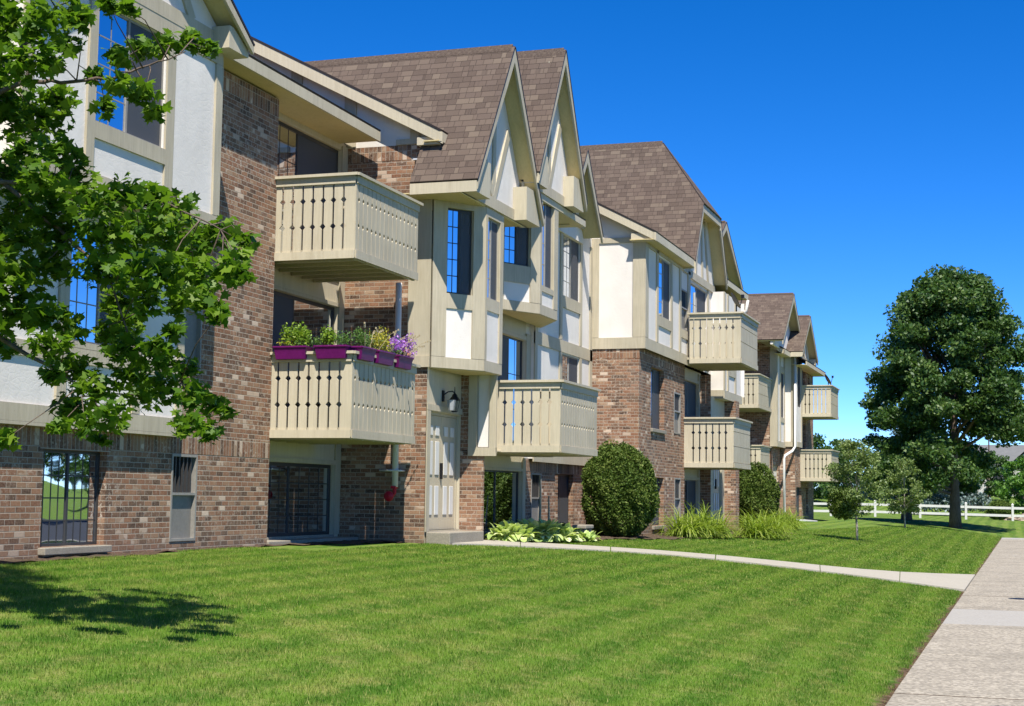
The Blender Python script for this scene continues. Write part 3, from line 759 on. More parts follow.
gable(NB, 28.64, 1.64, 7.62, 10.42, 8.58, 8.84, 14.5, timber='V', boxw=.75)
# wing 3F / 2F stucco
T = FS(9.57); mb = MB()
mb.wall(T, 30.0, 34.4, 2.36, 7.70, [(31.95, 33.35, 5.98, 7.36), (31.95, 33.35, 3.30, 4.70)], .1)
mb.quad([(30.0, 9.57, 2.36), (30.0, 9.66, 2.36), (30.0, 9.66, 7.42), (30.0, 9.57, 7.42)])
mb.wall(FS(9.66), 29.75, 30.0, 2.36, 7.42)
mb.build('stucco_wall', M['stucco'], NB)
mb = MB()
boards(mb, T, [(30.0, 34.4, 2.30, 2.52), (30.0, 34.4, 4.73, 4.99), (30.0, 30.16, 2.53, 7.4), (31.78, 31.94, 2.53, 4.72), (33.36, 33.52, 2.53, 4.72), (31.78, 31.94, 5.0, 7.4), (33.36, 33.52, 5.0, 7.4), (34.2, 34.4, 2.53, 7.4), (31.95, 33.35, 5.72, 5.975), (31.95, 33.35, 3.12, 3.295)])
mb.build('timber_trim', M['tan'], NB)
window(NB, T, 31.95, 33.35, 5.98, 7.36, depth=.02, split=.55, grid=(3, 4), order='gs', frame='lightframe', curtain=[(0, .55)])
window(NB, T, 31.95, 33.35, 3.30, 4.70, depth=.02, split=.5, grid=(3, 4), order='gs', frame='lightframe', curtain=[(0, .5)])
gable(NB, 32.15, 1.33, 7.50, 9.20, 9.10, 9.5, 13.5, timber=None, box=False)

# ---- block 3
T = FX(34.4); mb = MB(); mb.wall(T, 8.42, 9.58, zG, 5.06)
T2 = FS(8.42); mb.wall(T2, 34.4, 39.4, zG, 5.06, [(35.6, 37.0, 3.24, 4.70), (38.1, 38.85, 3.22, 4.27), (35.8, 37.0, .93, 2.08), (38.2, 38.9, .95, 2.10)], .14)
mb.quad([(39.4, 8.42, zG), (39.4, 8.8, zG), (39.4, 8.8, 5.06), (39.4, 8.42, 5.06)])
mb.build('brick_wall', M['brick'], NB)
mb = MB(); mb.box(T, 8.42, 9.56, -.03, .004, 4.80, 5.03); mb.box(T2, 34.4, 39.4, -.03, .004, 4.80, 5.03); mb.build('soldier_course', M['soldier'], NB)
window(NB, T2, 35.6, 37.0, 3.24, 4.70, depth=.12, split=.5, grid=(2, 4), order='gs', sill=.06)
window(NB, T2, 35.8, 37.0, .93, 2.08, depth=.12, split=.5, grid=(2, 4), order='gs', sill=.06)
vent_unit(NB, T2, 38.1, 38.85, 3.22, 4.27); vent_unit(NB, T2, 38.2, 38.9, .95, 2.10)
mb = MB(); T = FX(34.4)
mb.prism(FX(34.4), [(8.3, 5.06), (9.58, 5.06), (9.58, 7.75), (8.3, 7.60)], -.1, 0)
def zr3(Y): return 7.68+sl*(Y-8.0)
mb.prism(FX(34.4), [(8.3, 7.602), (9.58, 7.752), (12.5, 7.8), (12.5, zr3(12.5)-.06), (8.3, zr3(8.3)-.05)], -.1, -.002)
T = FS(8.3); mb.wall(T, 34.4, 39.4, 5.06, 7.55, [(35.72, 37.1, 5.95, 7.38), (38.3, 39.1, 5.9, 6.95)], .1)
mb.build('stucco_wall', M['stucco'], NB)
mb = MB()
boards(mb, FX(34.4), [(8.30, 9.57, 5.02, 5.28), (8.295, 8.57, 5.285, 7.5), (9.39, 9.57, 5.285, 7.5), (8.30, 9.57, 7.5, 7.62)])
boards(mb, T, [(34.37, 39.4, 5.02, 5.28), (34.37, 34.68, 5.285, 7.5), (35.53, 35.71, 5.285, 7.5), (37.11, 37.3, 5.285, 7.5), (38.1, 38.29, 5.285, 7.5), (39.11, 39.4, 5.285, 7.5), (35.71, 37.11, 5.70, 5.945), (38.29, 39.11, 5.68, 5.895), (34.7, 39.4, 7.42, 7.54)])
mb.build('timber_trim', M['tan'], NB)
window(NB, T, 35.72, 37.1, 5.95, 7.38, depth=.02, split=.5, grid=(1, 4), order='gs', frame='lightframe')
vent_unit(NB, T, 38.3, 39.1, 5.9, 6.95)
lowroof(NB, 34.15, 38.55, 8.0, 7.68, 14.5, fz=.18, soffit_to=8.6)
mb = MB(); mb.prism(FX(34.16), [(7.98, zr3(7.98)-.005), (14.3, zr3(14.3)-.005), (14.3, zr3(14.3)-.22), (7.98, zr3(7.98)-.19)], -.04, 0)
mb.box(ID, 34.20, 34.38, 8.05, 8.58, zr3(8.05)-.21, zr3(8.05)-.03)
mb.build('rake_board', M['cream'], NB)
mb = MB(); mb.quad([(34.2, 8.02, zr3(8.02)-.07), (34.4, 8.02, zr3(8.02)-.07), (34.4, 14.3, zr3(14.3)-.07), (34.2, 14.3, zr3(14.3)-.07)]); mb.build('soffit', M['soffit'], NB)
gable(NB, 40.75, 2.22, 7.66, 11.32, 8.0, 8.33, 15.0, clip=9.33, hip=1.35, timber='post', box=False, base=7.38, hv=.30)
# recess of block 3
T = FS(8.36); mb = MB(); mb.wall(T, 39.4, 42.9, 5.06, 7.40, [(39.7, 42.0, 5.3, 7.3)], .1); mb.build('stucco_wall', M['stucco'], NB)
mb = MB(); boards(mb, T, [(39.41, 39.69, 5.1, 7.4), (42.01, 42.2, 5.1, 7.4), (42.7, 42.9, 5.1, 7.4)]); mb.build('door_trim', M['tan'], NB)
window(NB, T, 39.7, 42.0, 5.3, 7.3, depth=.04, split=.5, grid=(1, 4), order='gs', name='sliding_door', frame='lightframe')
T = FS(8.56); mb = MB(); mb.wall(T, 39.4, 42.2, zG, 5.06, [(39.6, 41.75, .92, 2.08), (39.6, 41.75, 2.6, 4.72)], .1); mb.build('panel_wall', M['cream'], NB)
mb = MB(); boards(mb, T, [(41.76, 41.98, .9, 5.0), (39.5, 41.75, 2.085, 2.16), (39.5, 41.75, 4.725, 4.8)]); mb.build('door_trim', M['tan'], NB)
for a, b in ((.92, 2.08), (2.6, 4.72)): window(NB, T, 39.6, 41.75, a, b, depth=.05, split=.5, grid=(1, 1), order='gs' if a < 1 else 'ss', name='sliding_door', curtain=[(.0, .12)])
balcony(NB, 39.35, 41.85, 7.12, 8.42, 2.39, 3.69, side='panel', deck_back=8.8, label='tan balcony over the daylilies, lower one of the pair')
balcony(NB, 38.95, 41.5, 6.86, 8.20, 5.06, 6.37, side='panel', deck_back=8.36, label='tan balcony with a satellite dish under the clipped gable')
mb = MB(); mb.wall(FX(42.0), 8.24, 8.58, zG, 5.0); mb.wall(FX(44.1), 7.93, 8.26, zG, 4.42); mb.wall(FS(7.93), 44.1, 44.7, zG, 4.42); mb.wall(FS(8.6), 44.7, 46.5, zG, 7.6); mb.wall(FS(12.5), 46.5, 56, zG, 8)
mb.quad([(44.7, 7.93, zG), (44.7, 8.6, zG), (44.7, 8.6, 4.42), (44.7, 7.93, 4.42)])
mb.build('brick_wall', M['brick'], NB)
T = FS(8.25); mb = MB(); mb.wall(T, 42.0, 44.1, zG, 4.42, [(42.4, 43.7, .98, 3.0)], .1); mb.build('panel_wall', M['cream'], NB)
entry_door(NB, T, 42.4, 43.7, .98, 3.0)
# little bay over the second entry
mb = MB(); mb.wall(FX(42.6), 8.0, 8.36, 4.43, 7.4); mb.wall(FS(8.0), 42.6, 45.4, 4.43, 7.4, [(43.3, 44.3, 5.3, 6.9)], .1); mb.wall(FX(45.41), 7.9, 8.2, 4.6, 7.4); mb.box(ID, 42.6, 45.4, 8.0, 8.6, 4.40, 4.43)
mb.build('stucco_wall', M['stucco'], NB)
mb = MB(); boards(mb, FS(8.0), [(42.6, 45.4, 4.38, 4.62), (42.6, 42.78, 4.63, 7.4), (43.1, 43.29, 4.63, 7.4), (44.31, 44.5, 4.63, 7.4), (43.29, 44.31, 5.08, 5.29)]); boards(mb, FX(42.6), [(8.0, 8.36, 4.38, 4.62)])
mb.build('timber_trim', M['tan'], NB)
window(NB, FS(8.0), 43.3, 44.3, 5.3, 6.9, depth=.02, split=.5, grid=(1, 3), order='gs')
lowroof(NB, 42.98, 46.5, 7.98, 7.80, 13.5, fz=.16, soffit_to=8.6)
gable(NB, 45.0, 2.8, 8.15, 9.80, 8.40, 8.7, 13.5, timber=None, box=False, hv=.22, eave_fascia=False)
# far and back walls so that the volume is closed
mb = MB(); mb.box(ID, 6.0, 6.1, 10.75, 17.5, zG, 8); mb.box(ID, 6.0, 56, 17.4, 17.5, zG, 8); mb.box(ID, 55.9, 56, 12.6, 17.4, zG, 7.9); mb.box(ID, 46.5, 46.6, 8.6, 12.5, zG, 7.9)
mb.build('brick_wall', M['brick'], NB)
r = MB(); slope(r, [(6, 15.5, 10.45), (56, 15.5, 10.45), (56, 20.5, 7.8), (6, 20.5, 7.8)], (1, 0, 0), (0, -1, .53), (6, 20.5, 7.8)); slope(r, [(46.5, 12.1, 7.9), (56, 12.1, 7.9), (56, 15.5, 9.9), (46.5, 15.5, 9.9)], (1, 0, 0), (0, 1, .588), (46, 12.1, 7.9))
slope(r, [(34.1, 13.5, 9.95), (46, 13.5, 9.95), (46, 15.5, 10.4), (34.1, 15.5, 10.4)], (1, 0, 0), (0, 1, .25), (34, 13.5, 9.95))
r.build('rear_roof', [M['shingle'], M['drip']], NB)
# sprinkler pipe and downspout
mb = MB(); mb.tube([(24.12, 10.13, 5.2), (24.12, 10.13, 1.72)], .055, 10); mb.box(ID, 24.06, 24.3, 10.02, 10.40, 1.98, 2.01); mb.build('drain_pipe', M['white'], NB, smooth=True)
def downspout(P, pts, r=.05): 
    mb = MB(); mb.tube(pts, r, 8); return mb.build('downspout', M['white'], P, smooth=True)
downspout(NB, [(46.3, 7.95, 7.62), (46.3, 8.0, 7.3), (46.2, 8.4, 6.95), (46.2, 8.5, 6.8), (46.2, 8.5, 3.5)])

# =================================================================== FAR BUILDING
FB = thing('apartment_building', (62, 11, .6), 'farther apartment building with a bent white downspout, behind the near one', 'apartment building')
mb = MB(); mb.wall(FX(61.1), 9.6, 11.3, zG, 8.1); mb.wall(FS(9.55), 61.1, 63.3, zG, 3.7, [(61.4, 62.8, .9, 2.95)], .1)
mb.wall(FS(8.95), 63.3, 69.0, zG, 7.2, [(64.9, 66.6, 5.3, 7.15), (64.9, 66.6, 2.6, 4.8), (63.7, 65.2, .9, 2.1), (67.3, 68.0, 5.4, 6.9), (66.6, 67.2, 1.0, 2.1)], .12)
mb.wall(FX(63.3), 8.95, 9.6, zG, 3.75); mb.box(ID, 69.0, 69.1, 8.95, 15, zG, 7.2); mb.box(ID, 56.5, 69, 15, 15.1, zG, 7.5); mb.wall(FX(56.5), 11.3, 15, zG, 8)
mb.build('brick_wall', M['brick'], FB)
mb = MB(); mb.wall(FS(11.3), 56.5, 61.1, zG, 8.0, [(58.2, 60.6, 5.3, 7.4), (58.2, 60.6, 2.6, 4.75)], .1); mb.build('panel_wall', M['cream'], FB)
window(FB, FS(11.3), 58.2, 60.6, 5.3, 7.4, depth=.05, grid=(1, 1), name='sliding_door'); window(FB, FS(11.3), 58.2, 60.6, 2.6, 4.75, depth=.05, grid=(1, 1), name='sliding_door')
balcony(FB, 58.0, 61.05, 9.55, 10.95, 5.03, 6.33, side='panel', deck_back=11.3, label='upper balcony half hidden behind the near building')
balcony(FB, 58.9, 61.9, 9.62, 10.95, 2.36, 3.66, side='panel', deck_back=11.3, label='lower balcony above the second bush')
mb = MB(); mb.wall(FS(9.35), 61.1, 63.3, 3.72, 7.6, [(62.1, 63.0, 4.9, 6.7)], .1); mb.wall(FX(61.1), 9.35, 9.62, 3.72, 7.6)
mb.wall(FX(63.28), 8.86, 9.36, 3.78, 7.6); mb.wall(FS(8.86), 63.28, 64.7, 3.78, 7.5, [(63.5, 64.5, 5.4, 7.2)], .1); mb.box(ID, 61.1, 63.3, 9.35, 9.6, 3.70, 3.72)
mb.build('stucco_wall', M['stucco'], FB)
mb = MB(); boards(mb, FS(9.35), [(61.1, 63.28, 3.68, 3.90), (61.1, 61.35, 3.91, 7.55), (61.9, 62.09, 3.91, 7.55), (63.01, 63.2, 3.91, 7.55), (62.09, 63.01, 4.7, 4.89), (62.09, 63.01, 6.71, 6.95)])
boards(mb, FX(63.28), [(8.86, 9.35, 3.74, 3.95), (8.855, 9.08, 3.96, 7.55)]); boards(mb, FX(61.1), [(9.35, 9.61, 3.68, 7.5)]); boards(mb, FS(8.86), [(63.28, 64.7, 3.74, 3.95), (64.51, 64.7, 3.96, 7.5)])
mb.build('timber_trim', M['tan'], FB)
window(FB, FS(9.35), 62.1, 63.0, 4.9, 6.7, depth=.02, grid=(1, 2)); window(FB, FS(8.86), 63.5, 64.5, 5.4, 7.2, depth=.02, grid=(1, 2))
for q in ((64.9, 66.6, 5.3, 7.15), (64.9, 66.6, 2.6, 4.8), (63.7, 65.2, .9, 2.1), (67.3, 68.0, 5.4, 6.9), (66.6, 67.2, 1.0, 2.1)): window(FB, FS(8.95), *q, depth=.1, grid=(1, 2))
entry_door(FB, FS(9.55), 61.4, 62.8, .9, 2.95)
balcony(FB, 64.7, 67.3, 7.64, 8.95, 5.04, 6.36, side='panel', label='upper corner balcony with a satellite dish, against the sky')
balcony(FB, 64.9, 67.5, 7.66, 8.95, 2.37, 3.68, side='panel', label='lower corner balcony left of the small tree')
gable(FB, 62.2, 3.0, 7.72, 9.88, 8.84, 9.2, 14.5, timber=None, box=False, hv=.3, eave_fascia=False)
gable(FB, 65.0, 2.45, 7.56, 9.28, 8.55, 8.85, 13.0, timber='post', boxw=.4, hv=.25, boxh=.25)
lowroof(FB, 60.9, 62.6, 9.0, 7.52, 13.0, fz=.18, soffit_to=9.4); lowroof(FB, 63.0, 69.3, 8.42, 7.22, 14.0, fz=.16, soffit_to=9.0); lowroof(FB, 56.3, 61.0, 10.0, 7.95, 14, fz=.16, soffit_to=11.3)
mb = MB(); mb.prism(FX(60.9), [(9.0, 7.5), (13, 7.5+.524*4), (13, 7.28+.524*4), (9.0, 7.32)], -.04, 0); mb.build('rake_board', M['cream'], FB)
downspout(FB, [(63.15, 8.9, 7.5), (63.15, 8.9, 3.75), (62.9, 9.0, 3.55), (62.3, 9.2, 3.35), (62.2, 9.22, 3.2), (62.2, 9.22, 1.0), (62.4, 8.9, .78), (64.2, 8.2, .70)], .055)

# =================================================================== GROUND
def axis(segs):
    out = []
    for a, b, st in segs:
        n = max(1, int(round((b-a)/st))); out += [a+(b-a)*i/n for i in range(n)]
    out.append(segs[-1][1]); return out
xs = axis([(-400, -40, 40), (-40, 0, 4), (0, 80, .5), (80, 130, 2), (130, 260, 6), (260, 1500, 80)])
ys = axis([(-900, -60, 60), (-60, -4, 4), (-4, 0.9, .35), (.9, 1.9, .1), (1.9, 14, .4), (14, 60, 4), (60, 900, 60)])
vv = [(x, y, gz(x, y)-(.04 if -1.5 < y < 1.04 and x < 72.6 else 0)-(0.0)) for x in xs for y in ys]
ny = len(ys); ff = [(i*ny+j, (i+1)*ny+j, (i+1)*ny+j+1, i*ny+j+1) for i in range(len(xs)-1) for j in range(ny-1)]
me = bpy.data.meshes.new('lawn'); me.from_pydata(vv, [], ff); me.materials.append(M['lawn']); me.polygons.foreach_set('use_smooth', [True]*len(ff)); me.update()
o = bpy.data.objects.new('lawn', me); col.objects.link(o); tag(o, kind='structure')
# grass blades (near lawn)
CTRL = [((24.35, 9.18), (26.1, 9.4)), ((24.94, 8.8), (26.55, 9.2)), ((25.37, 8.3), (26.8, 8.77)), ((25.89, 7.73), (27.18, 8.12)), ((26.6, 7.02), (27.77, 7.33)), ((27.24, 6.26), (28.41, 6.53)), ((27.71, 5.36), (29.0, 5.6)), ((27.98, 4.41), (29.5, 4.66)), ((28.22, 3.55), (30.0, 3.78)), ((28.45, 2.88), (30.6, 3.09)), ((28.6, 2.19), (31.6, 2.41)), ((28.75, 1.59), (33.0, 1.81)), ((28.9, 1.08), (35.0, 1.08))]
def inpath(X, Y):
    # walkway corridor
    a = np.interp(Y, [c[0][1] for c in CTRL][::-1], [c[0][0] for c in CTRL][::-1]); b = np.interp(Y, [c[1][1] for c in CTRL][::-1], [c[1][0] for c in CTRL][::-1])
    return (X > a-.03) & (X < b+.05)
def blades(n, x0, x1, y0, y1, h, w):
    X = rng.uniform(x0, x1, n); Y = rng.uniform(y0, y1, n)
    jit = rng.normal(0, .035, n)+.10*np.sin(X*1.9+np.sin(X*5.3))*np.sin(X*.7)
    k = (Y+jit > 1.13) & ~inpath(X, Y) & ~((X > 10) & (X < 18) & (Y > 10.42+.12*np.sin(X*2.1))) & ~((X > 26.2) & (Y > 8.55-.12*(X-26.2)*.6))
    # view wedge with a margin
    u = np.arctan2(Y, X); k &= (u < R(46))
    X, Y = X[k], Y[k]; m = len(X)
    t = np.clip((Y-1.1)/9.7, 0, 1); Z = .8*(1-(1-t)**1.6)
    a = rng.uniform(0, 2*np.pi, m); hh = h*rng.uniform(.5, 1.25, m)*(1+.22*np.sin(X*3.1+2*np.sin(Y*2.3))*np.sin(Y*4.7+1.5*np.sin(X*1.7))); ww = w*rng.uniform(.7, 1.3, m)
    la = rng.uniform(0, 2*np.pi, m); ll = hh*rng.uniform(.1, .8, m)
    V = np.zeros((m, 3, 3)); V[:, 0] = np.c_[X-np.cos(a)*ww, Y-np.sin(a)*ww, Z-.004]; V[:, 1] = np.c_[X+np.cos(a)*ww, Y+np.sin(a)*ww, Z-.004]; V[:, 2] = np.c_[X+np.cos(la)*ll, Y+np.sin(la)*ll, Z+hh]
    return V.reshape(-1, 3)
V = np.concatenate([blades(460000, 6.5, 20, 1.1, 10.7, .028, .0034), blades(230000, 20, 34, 1.1, 9.6, .030, .0065), blades(90000, 34, 62, 1.1, 8.0, .035, .013), blades(30000, 62, 78, 1.1, 8.0, .035, .018)])
def mesh_np(name, V, k, mat):
    n = len(V)//k; me = bpy.data.meshes.new(name); me.vertices.add(n*k); me.vertices.foreach_set('co', V.astype(np.float32).ravel())
    me.loops.add(n*k); me.loops.foreach_set('vertex_index', np.arange(n*k, dtype=np.int32)); me.polygons.add(n)
    me.polygons.foreach_set('loop_start', np.arange(0, n*k, k, dtype=np.int32)); me.polygons.foreach_set('loop_total', np.full(n, k, dtype=np.int32))
    me.materials.append(mat); me.update(calc_edges=True); me.validate(); o = bpy.data.objects.new(name, me); col.objects.link(o); return o
tag(mesh_np('grass', V, 3, M['blade']), 'short mown grass blades covering the near lawn', 'grass', kind='stuff')

# sidewalk slabs
js = [4.6, 7.2, 9.7, 13.25, 16.75, 20.95, 23.95, 27.4, 30.9, 34.4, 38.2, 42, 46, 50, 54, 58, 62, 66, 69.5, 72.6]
mb = MB()
for i in range(len(js)-1):
    mb.box(ID, js[i]+.016, js[i+1]-.016, -1.35+.02*math.sin(i*2.1), 1.07, -.10, .018+.003*math.sin(i*5.), 1 if i in (5, 18) else 0)
tag(mb.build('sidewalk', [M['slab'], M['newslab']], None, bevel=.008), kind='structure')
mb = MB()
for q in js[1:-1]: mb.box(ID, q-.017, q+.017, -1.34, 1.065, -.08, .0165)
tag(mb.build('sidewalk_joints', M['soil']), kind='structure')
# path to the entry: draped slabs
ctrl = CTRL
mb = MB()
for i in range(len(ctrl)-1):
    (a, b), (c, d) = ctrl[i], ctrl[i+1]; K = 2
    for q in range(K):
        t0, t1 = q/K+(.02 if q == 0 and i % 2 == 0 else 0), (q+1)/K
        def lerp(p, r_, t): return (p[0]+(r_[0]-p[0])*t, p[1]+(r_[1]-p[1])*t)
        P4 = [lerp(a, c, t0), lerp(b, d, t0), lerp(b, d, t1), lerp(a, c, t1)]
        bb = len(mb.v)
        for dz in (.035, -.1):
            for p in P4: mb.v.append((p[0], p[1], gz(*p)+dz))
        for f in ((0, 1, 2, 3), (7, 6, 5, 4), (0, 4, 5, 1), (1, 5, 6, 2), (2, 6, 7, 3), (3, 7, 4, 0)): mb.f.append(tuple(bb+x for x in f)); mb.mi.append(0)
tag(mb.build('path', M['path']), kind='structure')
# car park right of the frame
mb = MB(); mb.quad([(-40, -30, .02), (72, -30, .02), (72, -4.2, .02), (-40, -4.2, .02)]); tag(mb.build('road', M['asphalt']), kind='structure')
mb = MB(); mb.box(ID, -40, 72, -4.2, -4.05, -.1, .13); tag(mb.build('kerb', M['path'], bevel=.02), kind='structure')
# planting beds
def bed(outline, lift=.03):
    xs_ = [p[0] for p in outline]; ys_ = [p[1] for p in outline]
    mb = MB(); st = .25; x = min(xs_)
    def inside(x, y):
        c = False; n = len(outline); j = n-1
        for i in range(n):
            xi, yi = outline[i]; xj, yj = outline[j]
            if (yi > y) != (yj > y) and x < (xj-xi)*(y-yi)/(yj-yi)+xi: c = not c
            j = i
        return c
    pts = {}
    while x < max(xs_):
        y = min(ys_)
        while y < max(ys_):
            if inside(x+st/2, y+st/2):
                ids = []
                for (a, b) in ((x, y), (x+st, y), (x+st, y+st), (x, y+st)):
                    key = (round(a, 3), round(b, 3))
                    if key not in pts: pts[key] = len(mb.v); mb.v.append((a, b, gz(a, b)+lift+.015*math.sin(a*9+b*7)))
                    ids.append(pts[key])
                mb.f.append(tuple(ids)); mb.mi.append(0)
            y += st
        x += st
    return tag(mb.build('planting_bed', M['soil'], smooth=True), kind='structure')
bed([(6, 10.45), (13, 10.35), (16.6, 10.4), (18, 10.65), (20.9, 10.6), (24.3, 9.9), (24.3, 11), (6, 11)], .012)
bed([(26.3, 8.95), (27.3, 8.6), (29, 8.25), (31.5, 8.1), (33.0, 7.7), (35.5, 7.3), (41.5, 6.2), (46, 6.5), (47, 7.8), (47, 9.7), (26.2, 9.7)])

# =================================================================== LEAVES
def rand_rot(n, up=0.0, axis=(0, 0, 1)):
    nrm = rng.normal(size=(n, 3)); nrm /= np.linalg.norm(nrm, axis=1)[:, None]; nrm = nrm+np.array(axis)*up
    nrm /= np.linalg.norm(nrm, axis=1)[:, None]
    h = rng.normal(size=(n, 3)); a = np.cross(nrm, h); a /= np.linalg.norm(a, axis=1)[:, None]; b = np.cross(nrm, a); return a, b, nrm
MAPLE = np.array([(0, -.50), (.10, -.22), (.44, -.30), (.33, -.08), (.50, .14), (.24, .14), (.20, .26), (0, .52), (-.20, .26), (-.24, .14), (-.50, .14), (-.33, -.08), (-.44, -.30), (-.10, -.22)])
OVAL = np.array([(0, -.5), (.24, -.15), (.2, .22), (0, .5), (-.2, .22), (-.24, -.15)])
DIA = np.array([(0, -.5), (.3, 0), (0, .5), (-.3, 0)])
def leaves(name, P, size, shape, mat, parent, up=.6, var=.35, droop=None, axis=(0, 0, 1), curl=.12):
    n = len(P); a, b, nr = rand_rot(n, up, axis); s = size*(1+rng.uniform(-var, var, n)); k = len(shape)
    V = P[:, None, :]+(a[:, None, :]*shape[None, :, 0, None]+b[:, None, :]*shape[None, :, 1, None])*s[:, None, None]
    V += nr[:, None, :]*(s[:, None, None]*curl*(-(shape[:, 0]**2)*4)[None, :, None])
    o = mesh_np(name, V.reshape(-1, 3), k, mat)
    if parent is not None: o.parent = parent; o.matrix_parent_inverse = Matrix.Translation(-parent_world(parent))
    return o
def blob(c, r, n, fl=1.0, shell=.45):
    d = rng.normal(size=(n, 3)); d /= np.linalg.norm(d, axis=1)[:, None]; rr = rng.uniform(0, 1, n)**shell
    return np.array(c)+d*rr[:, None]*np.array((r, r, r*fl))

CL = [(8.81, 6.66, 4.89, 0.21), (8.69, 6.3, 4.78, 0.18), (9.18, 6.41, 5.01, 0.14), (8.73, 6.52, 4.54, 0.21), (8.66, 6.23, 4.53, 0.16), (9.2, 6.47, 4.78, 0.11), (9.88, 7.43, 4.53, 0.26), (9.79, 7.07, 4.41, 0.21), (9.76, 6.92, 4.55, 0.15), (8.91, 6.54, 3.95, 0.18), (9.45, 6.68, 4.08, 0.15), (9.02, 6.27, 4.89, 0.11), (8.92, 5.95, 4.94, 0.1), (8.86, 5.76, 4.88, 0.07), (9.03, 5.94, 4.61, 0.1), (10.17, 6.49, 5.03, 0.12), (10.08, 6.21, 5.01, 0.12), (10.1, 6.01, 5.04, 0.11), (10.14, 5.87, 4.97, 0.08), (9.03, 5.91, 4.4, 0.1), (9.26, 5.86, 4.4, 0.11), (9.79, 6.1, 4.42, 0.09), (9.83, 6.56, 4.48, 0.09), (9.97, 6.75, 4.78, 0.08), (9.87, 7.42, 4.02, 0.19), (8.75, 6.33, 3.71, 0.16), (9.61, 6.65, 3.95, 0.16), (9.6, 7.11, 3.72, 0.22), (9.43, 6.69, 3.67, 0.22), (9.01, 6.1, 3.61, 0.19), (9.54, 6.17, 3.73, 0.19), (9.01, 5.59, 3.58, 0.16), (10.39, 6.22, 3.8, 0.16), (9.93, 7.3, 3.51, 0.25), (9.54, 6.67, 3.44, 0.22), (9.25, 6.14, 3.39, 0.23), (10.27, 6.5, 3.58, 0.23), (9.82, 5.96, 3.48, 0.21), (10.38, 6.03, 3.54, 0.2), (10.39, 5.8, 3.59, 0.15), (9.9, 5.38, 3.43, 0.1), (9.26, 6.84, 3.13, 0.23), (9.62, 6.8, 3.23, 0.16), (9.46, 6.31, 3.19, 0.19), (9.13, 5.8, 3.11, 0.19), (9.42, 5.74, 3.15, 0.2), (10.28, 6.01, 3.25, 0.2), (9.13, 5.13, 3.09, 0.15), (9.17, 5.03, 3.06, 0.09), (10.03, 5.77, 3.02, 0.15), (9.52, 5.37, 2.84, 0.08), (9.83, 5.86, 2.99, 0.15), (9.36, 6.94, 2.86, 0.19), (9.23, 6.59, 2.85, 0.17), (10.41, 6.74, 3.09, 0.17), (9.23, 5.74, 2.92, 0.15), (9.41, 6.5, 2.74, 0.13), (9.05, 6.42, 2.6, 0.17), (9.78, 6.7, 2.5, 0.18), (9.18, 6.49, 2.4, 0.1), (9.42, 6.28, 2.31, 0.16), (10.02, 6.57, 2.77, 0.15), (9.4, 6.04, 2.59, 0.16), (9.8, 6.24, 2.45, 0.18), (10.21, 7.03, 2.25, 0.14), (9.02, 6.08, 2.04, 0.1), (9.01, 5.88, 2.11, 0.14), (9.16, 6.38, 2.05, 0.08), (10.17, 6.34, 2.32, 0.15), (9.99, 6.02, 2.35, 0.16), (9.46, 5.49, 2.27, 0.14), (9.51, 5.78, 2.52, 0.14), (9.24, 5.7, 2.6, 0.1), (9.86, 5.56, 2.22, 0.12), (9.14, 5.38, 2.05, 0.12), (10.24, 5.85, 2.05, 0.11), (10.59, 5.88, 2.22, 0.07), (10.56, 6.19, 2.54, 0.11), (10.05, 6.64, 1.98, 0.07), (10.08, 7.6, 2.72, 0.16), (8.73, 6.51, 1.93, 0.09), (9.45, 5.67, 2.73, 0.08), (10.01, 7.59, 3.62, 0.24), (9.63, 7.36, 4.62, 0.23), (9.73, 5.36, 3.26, 0.13), (10.35, 6.65, 2.92, 0.16)]
t = thing('maple_tree', (8.35, 8.9, gz(8.35, 8.9)), 'maple with large lobed leaves reaching in from the left edge in front of the building', 'tree')
tz = gz(8.35, 8.9)
limbs = [
 [(8.35, 8.9, tz-.1), (8.38, 8.9, 1.6), (8.33, 8.87, 2.7), (8.36, 8.85, 3.9), (8.45, 8.75, 5.2), (8.4, 8.7, 6.8), (8.5, 8.6, 8.0)],
 [(8.35, 8.87, 2.4), (8.75, 8.5, 2.75), (9.1, 7.91, 2.76), (9.39, 7.08, 2.69), (9.55, 6.67, 2.45), (9.66, 6.39, 2.25)],
 [(8.35, 8.86, 3.1), (8.61, 8.7, 3.4), (9.06, 7.75, 3.69), (9.28, 7.06, 3.84), (9.47, 6.51, 3.76), (9.69, 5.89, 3.68), (9.85, 5.47, 3.46)],
 [(8.38, 8.84, 3.7), (8.66, 8.6, 4.1), (9.1, 7.47, 4.27), (9.27, 6.87, 4.57), (9.35, 6.63, 4.56), (9.47, 6.29, 4.59), (9.55, 6.01, 4.68), (9.62, 5.76, 4.79)],
 [(8.42, 8.8, 4.6), (8.7, 8.2, 5.0), (9.2, 7.04, 4.71), (9.26, 6.83, 4.86), (9.3, 6.62, 5.15)],
 [(9.28, 7.06, 3.84), (9.45, 6.65, 3.48), (9.6, 6.31, 3.13), (9.69, 6.18, 2.69), (9.86, 5.77, 2.34)],
 [(9.27, 6.87, 4.57), (9.27, 6.81, 4.79), (9.25, 6.8, 5.01)],
 [(8.35, 8.87, 2.9), (7.6, 9.2, 3.4), (6.6, 9.3, 4.0)], [(8.38, 8.85, 3.6), (7.8, 8.1, 4.3), (7.2, 7.3, 4.8)], [(8.4, 8.8, 4.9), (7.7, 9.3, 5.7), (7.0, 9.4, 6.6)], [(8.4, 8.75, 5.4), (9.0, 8.0, 6.2), (9.4, 7.5, 7.0)], [(8.4, 8.8, 5.0), (8.0, 7.8, 5.8), (7.7, 7.1, 6.4)]]
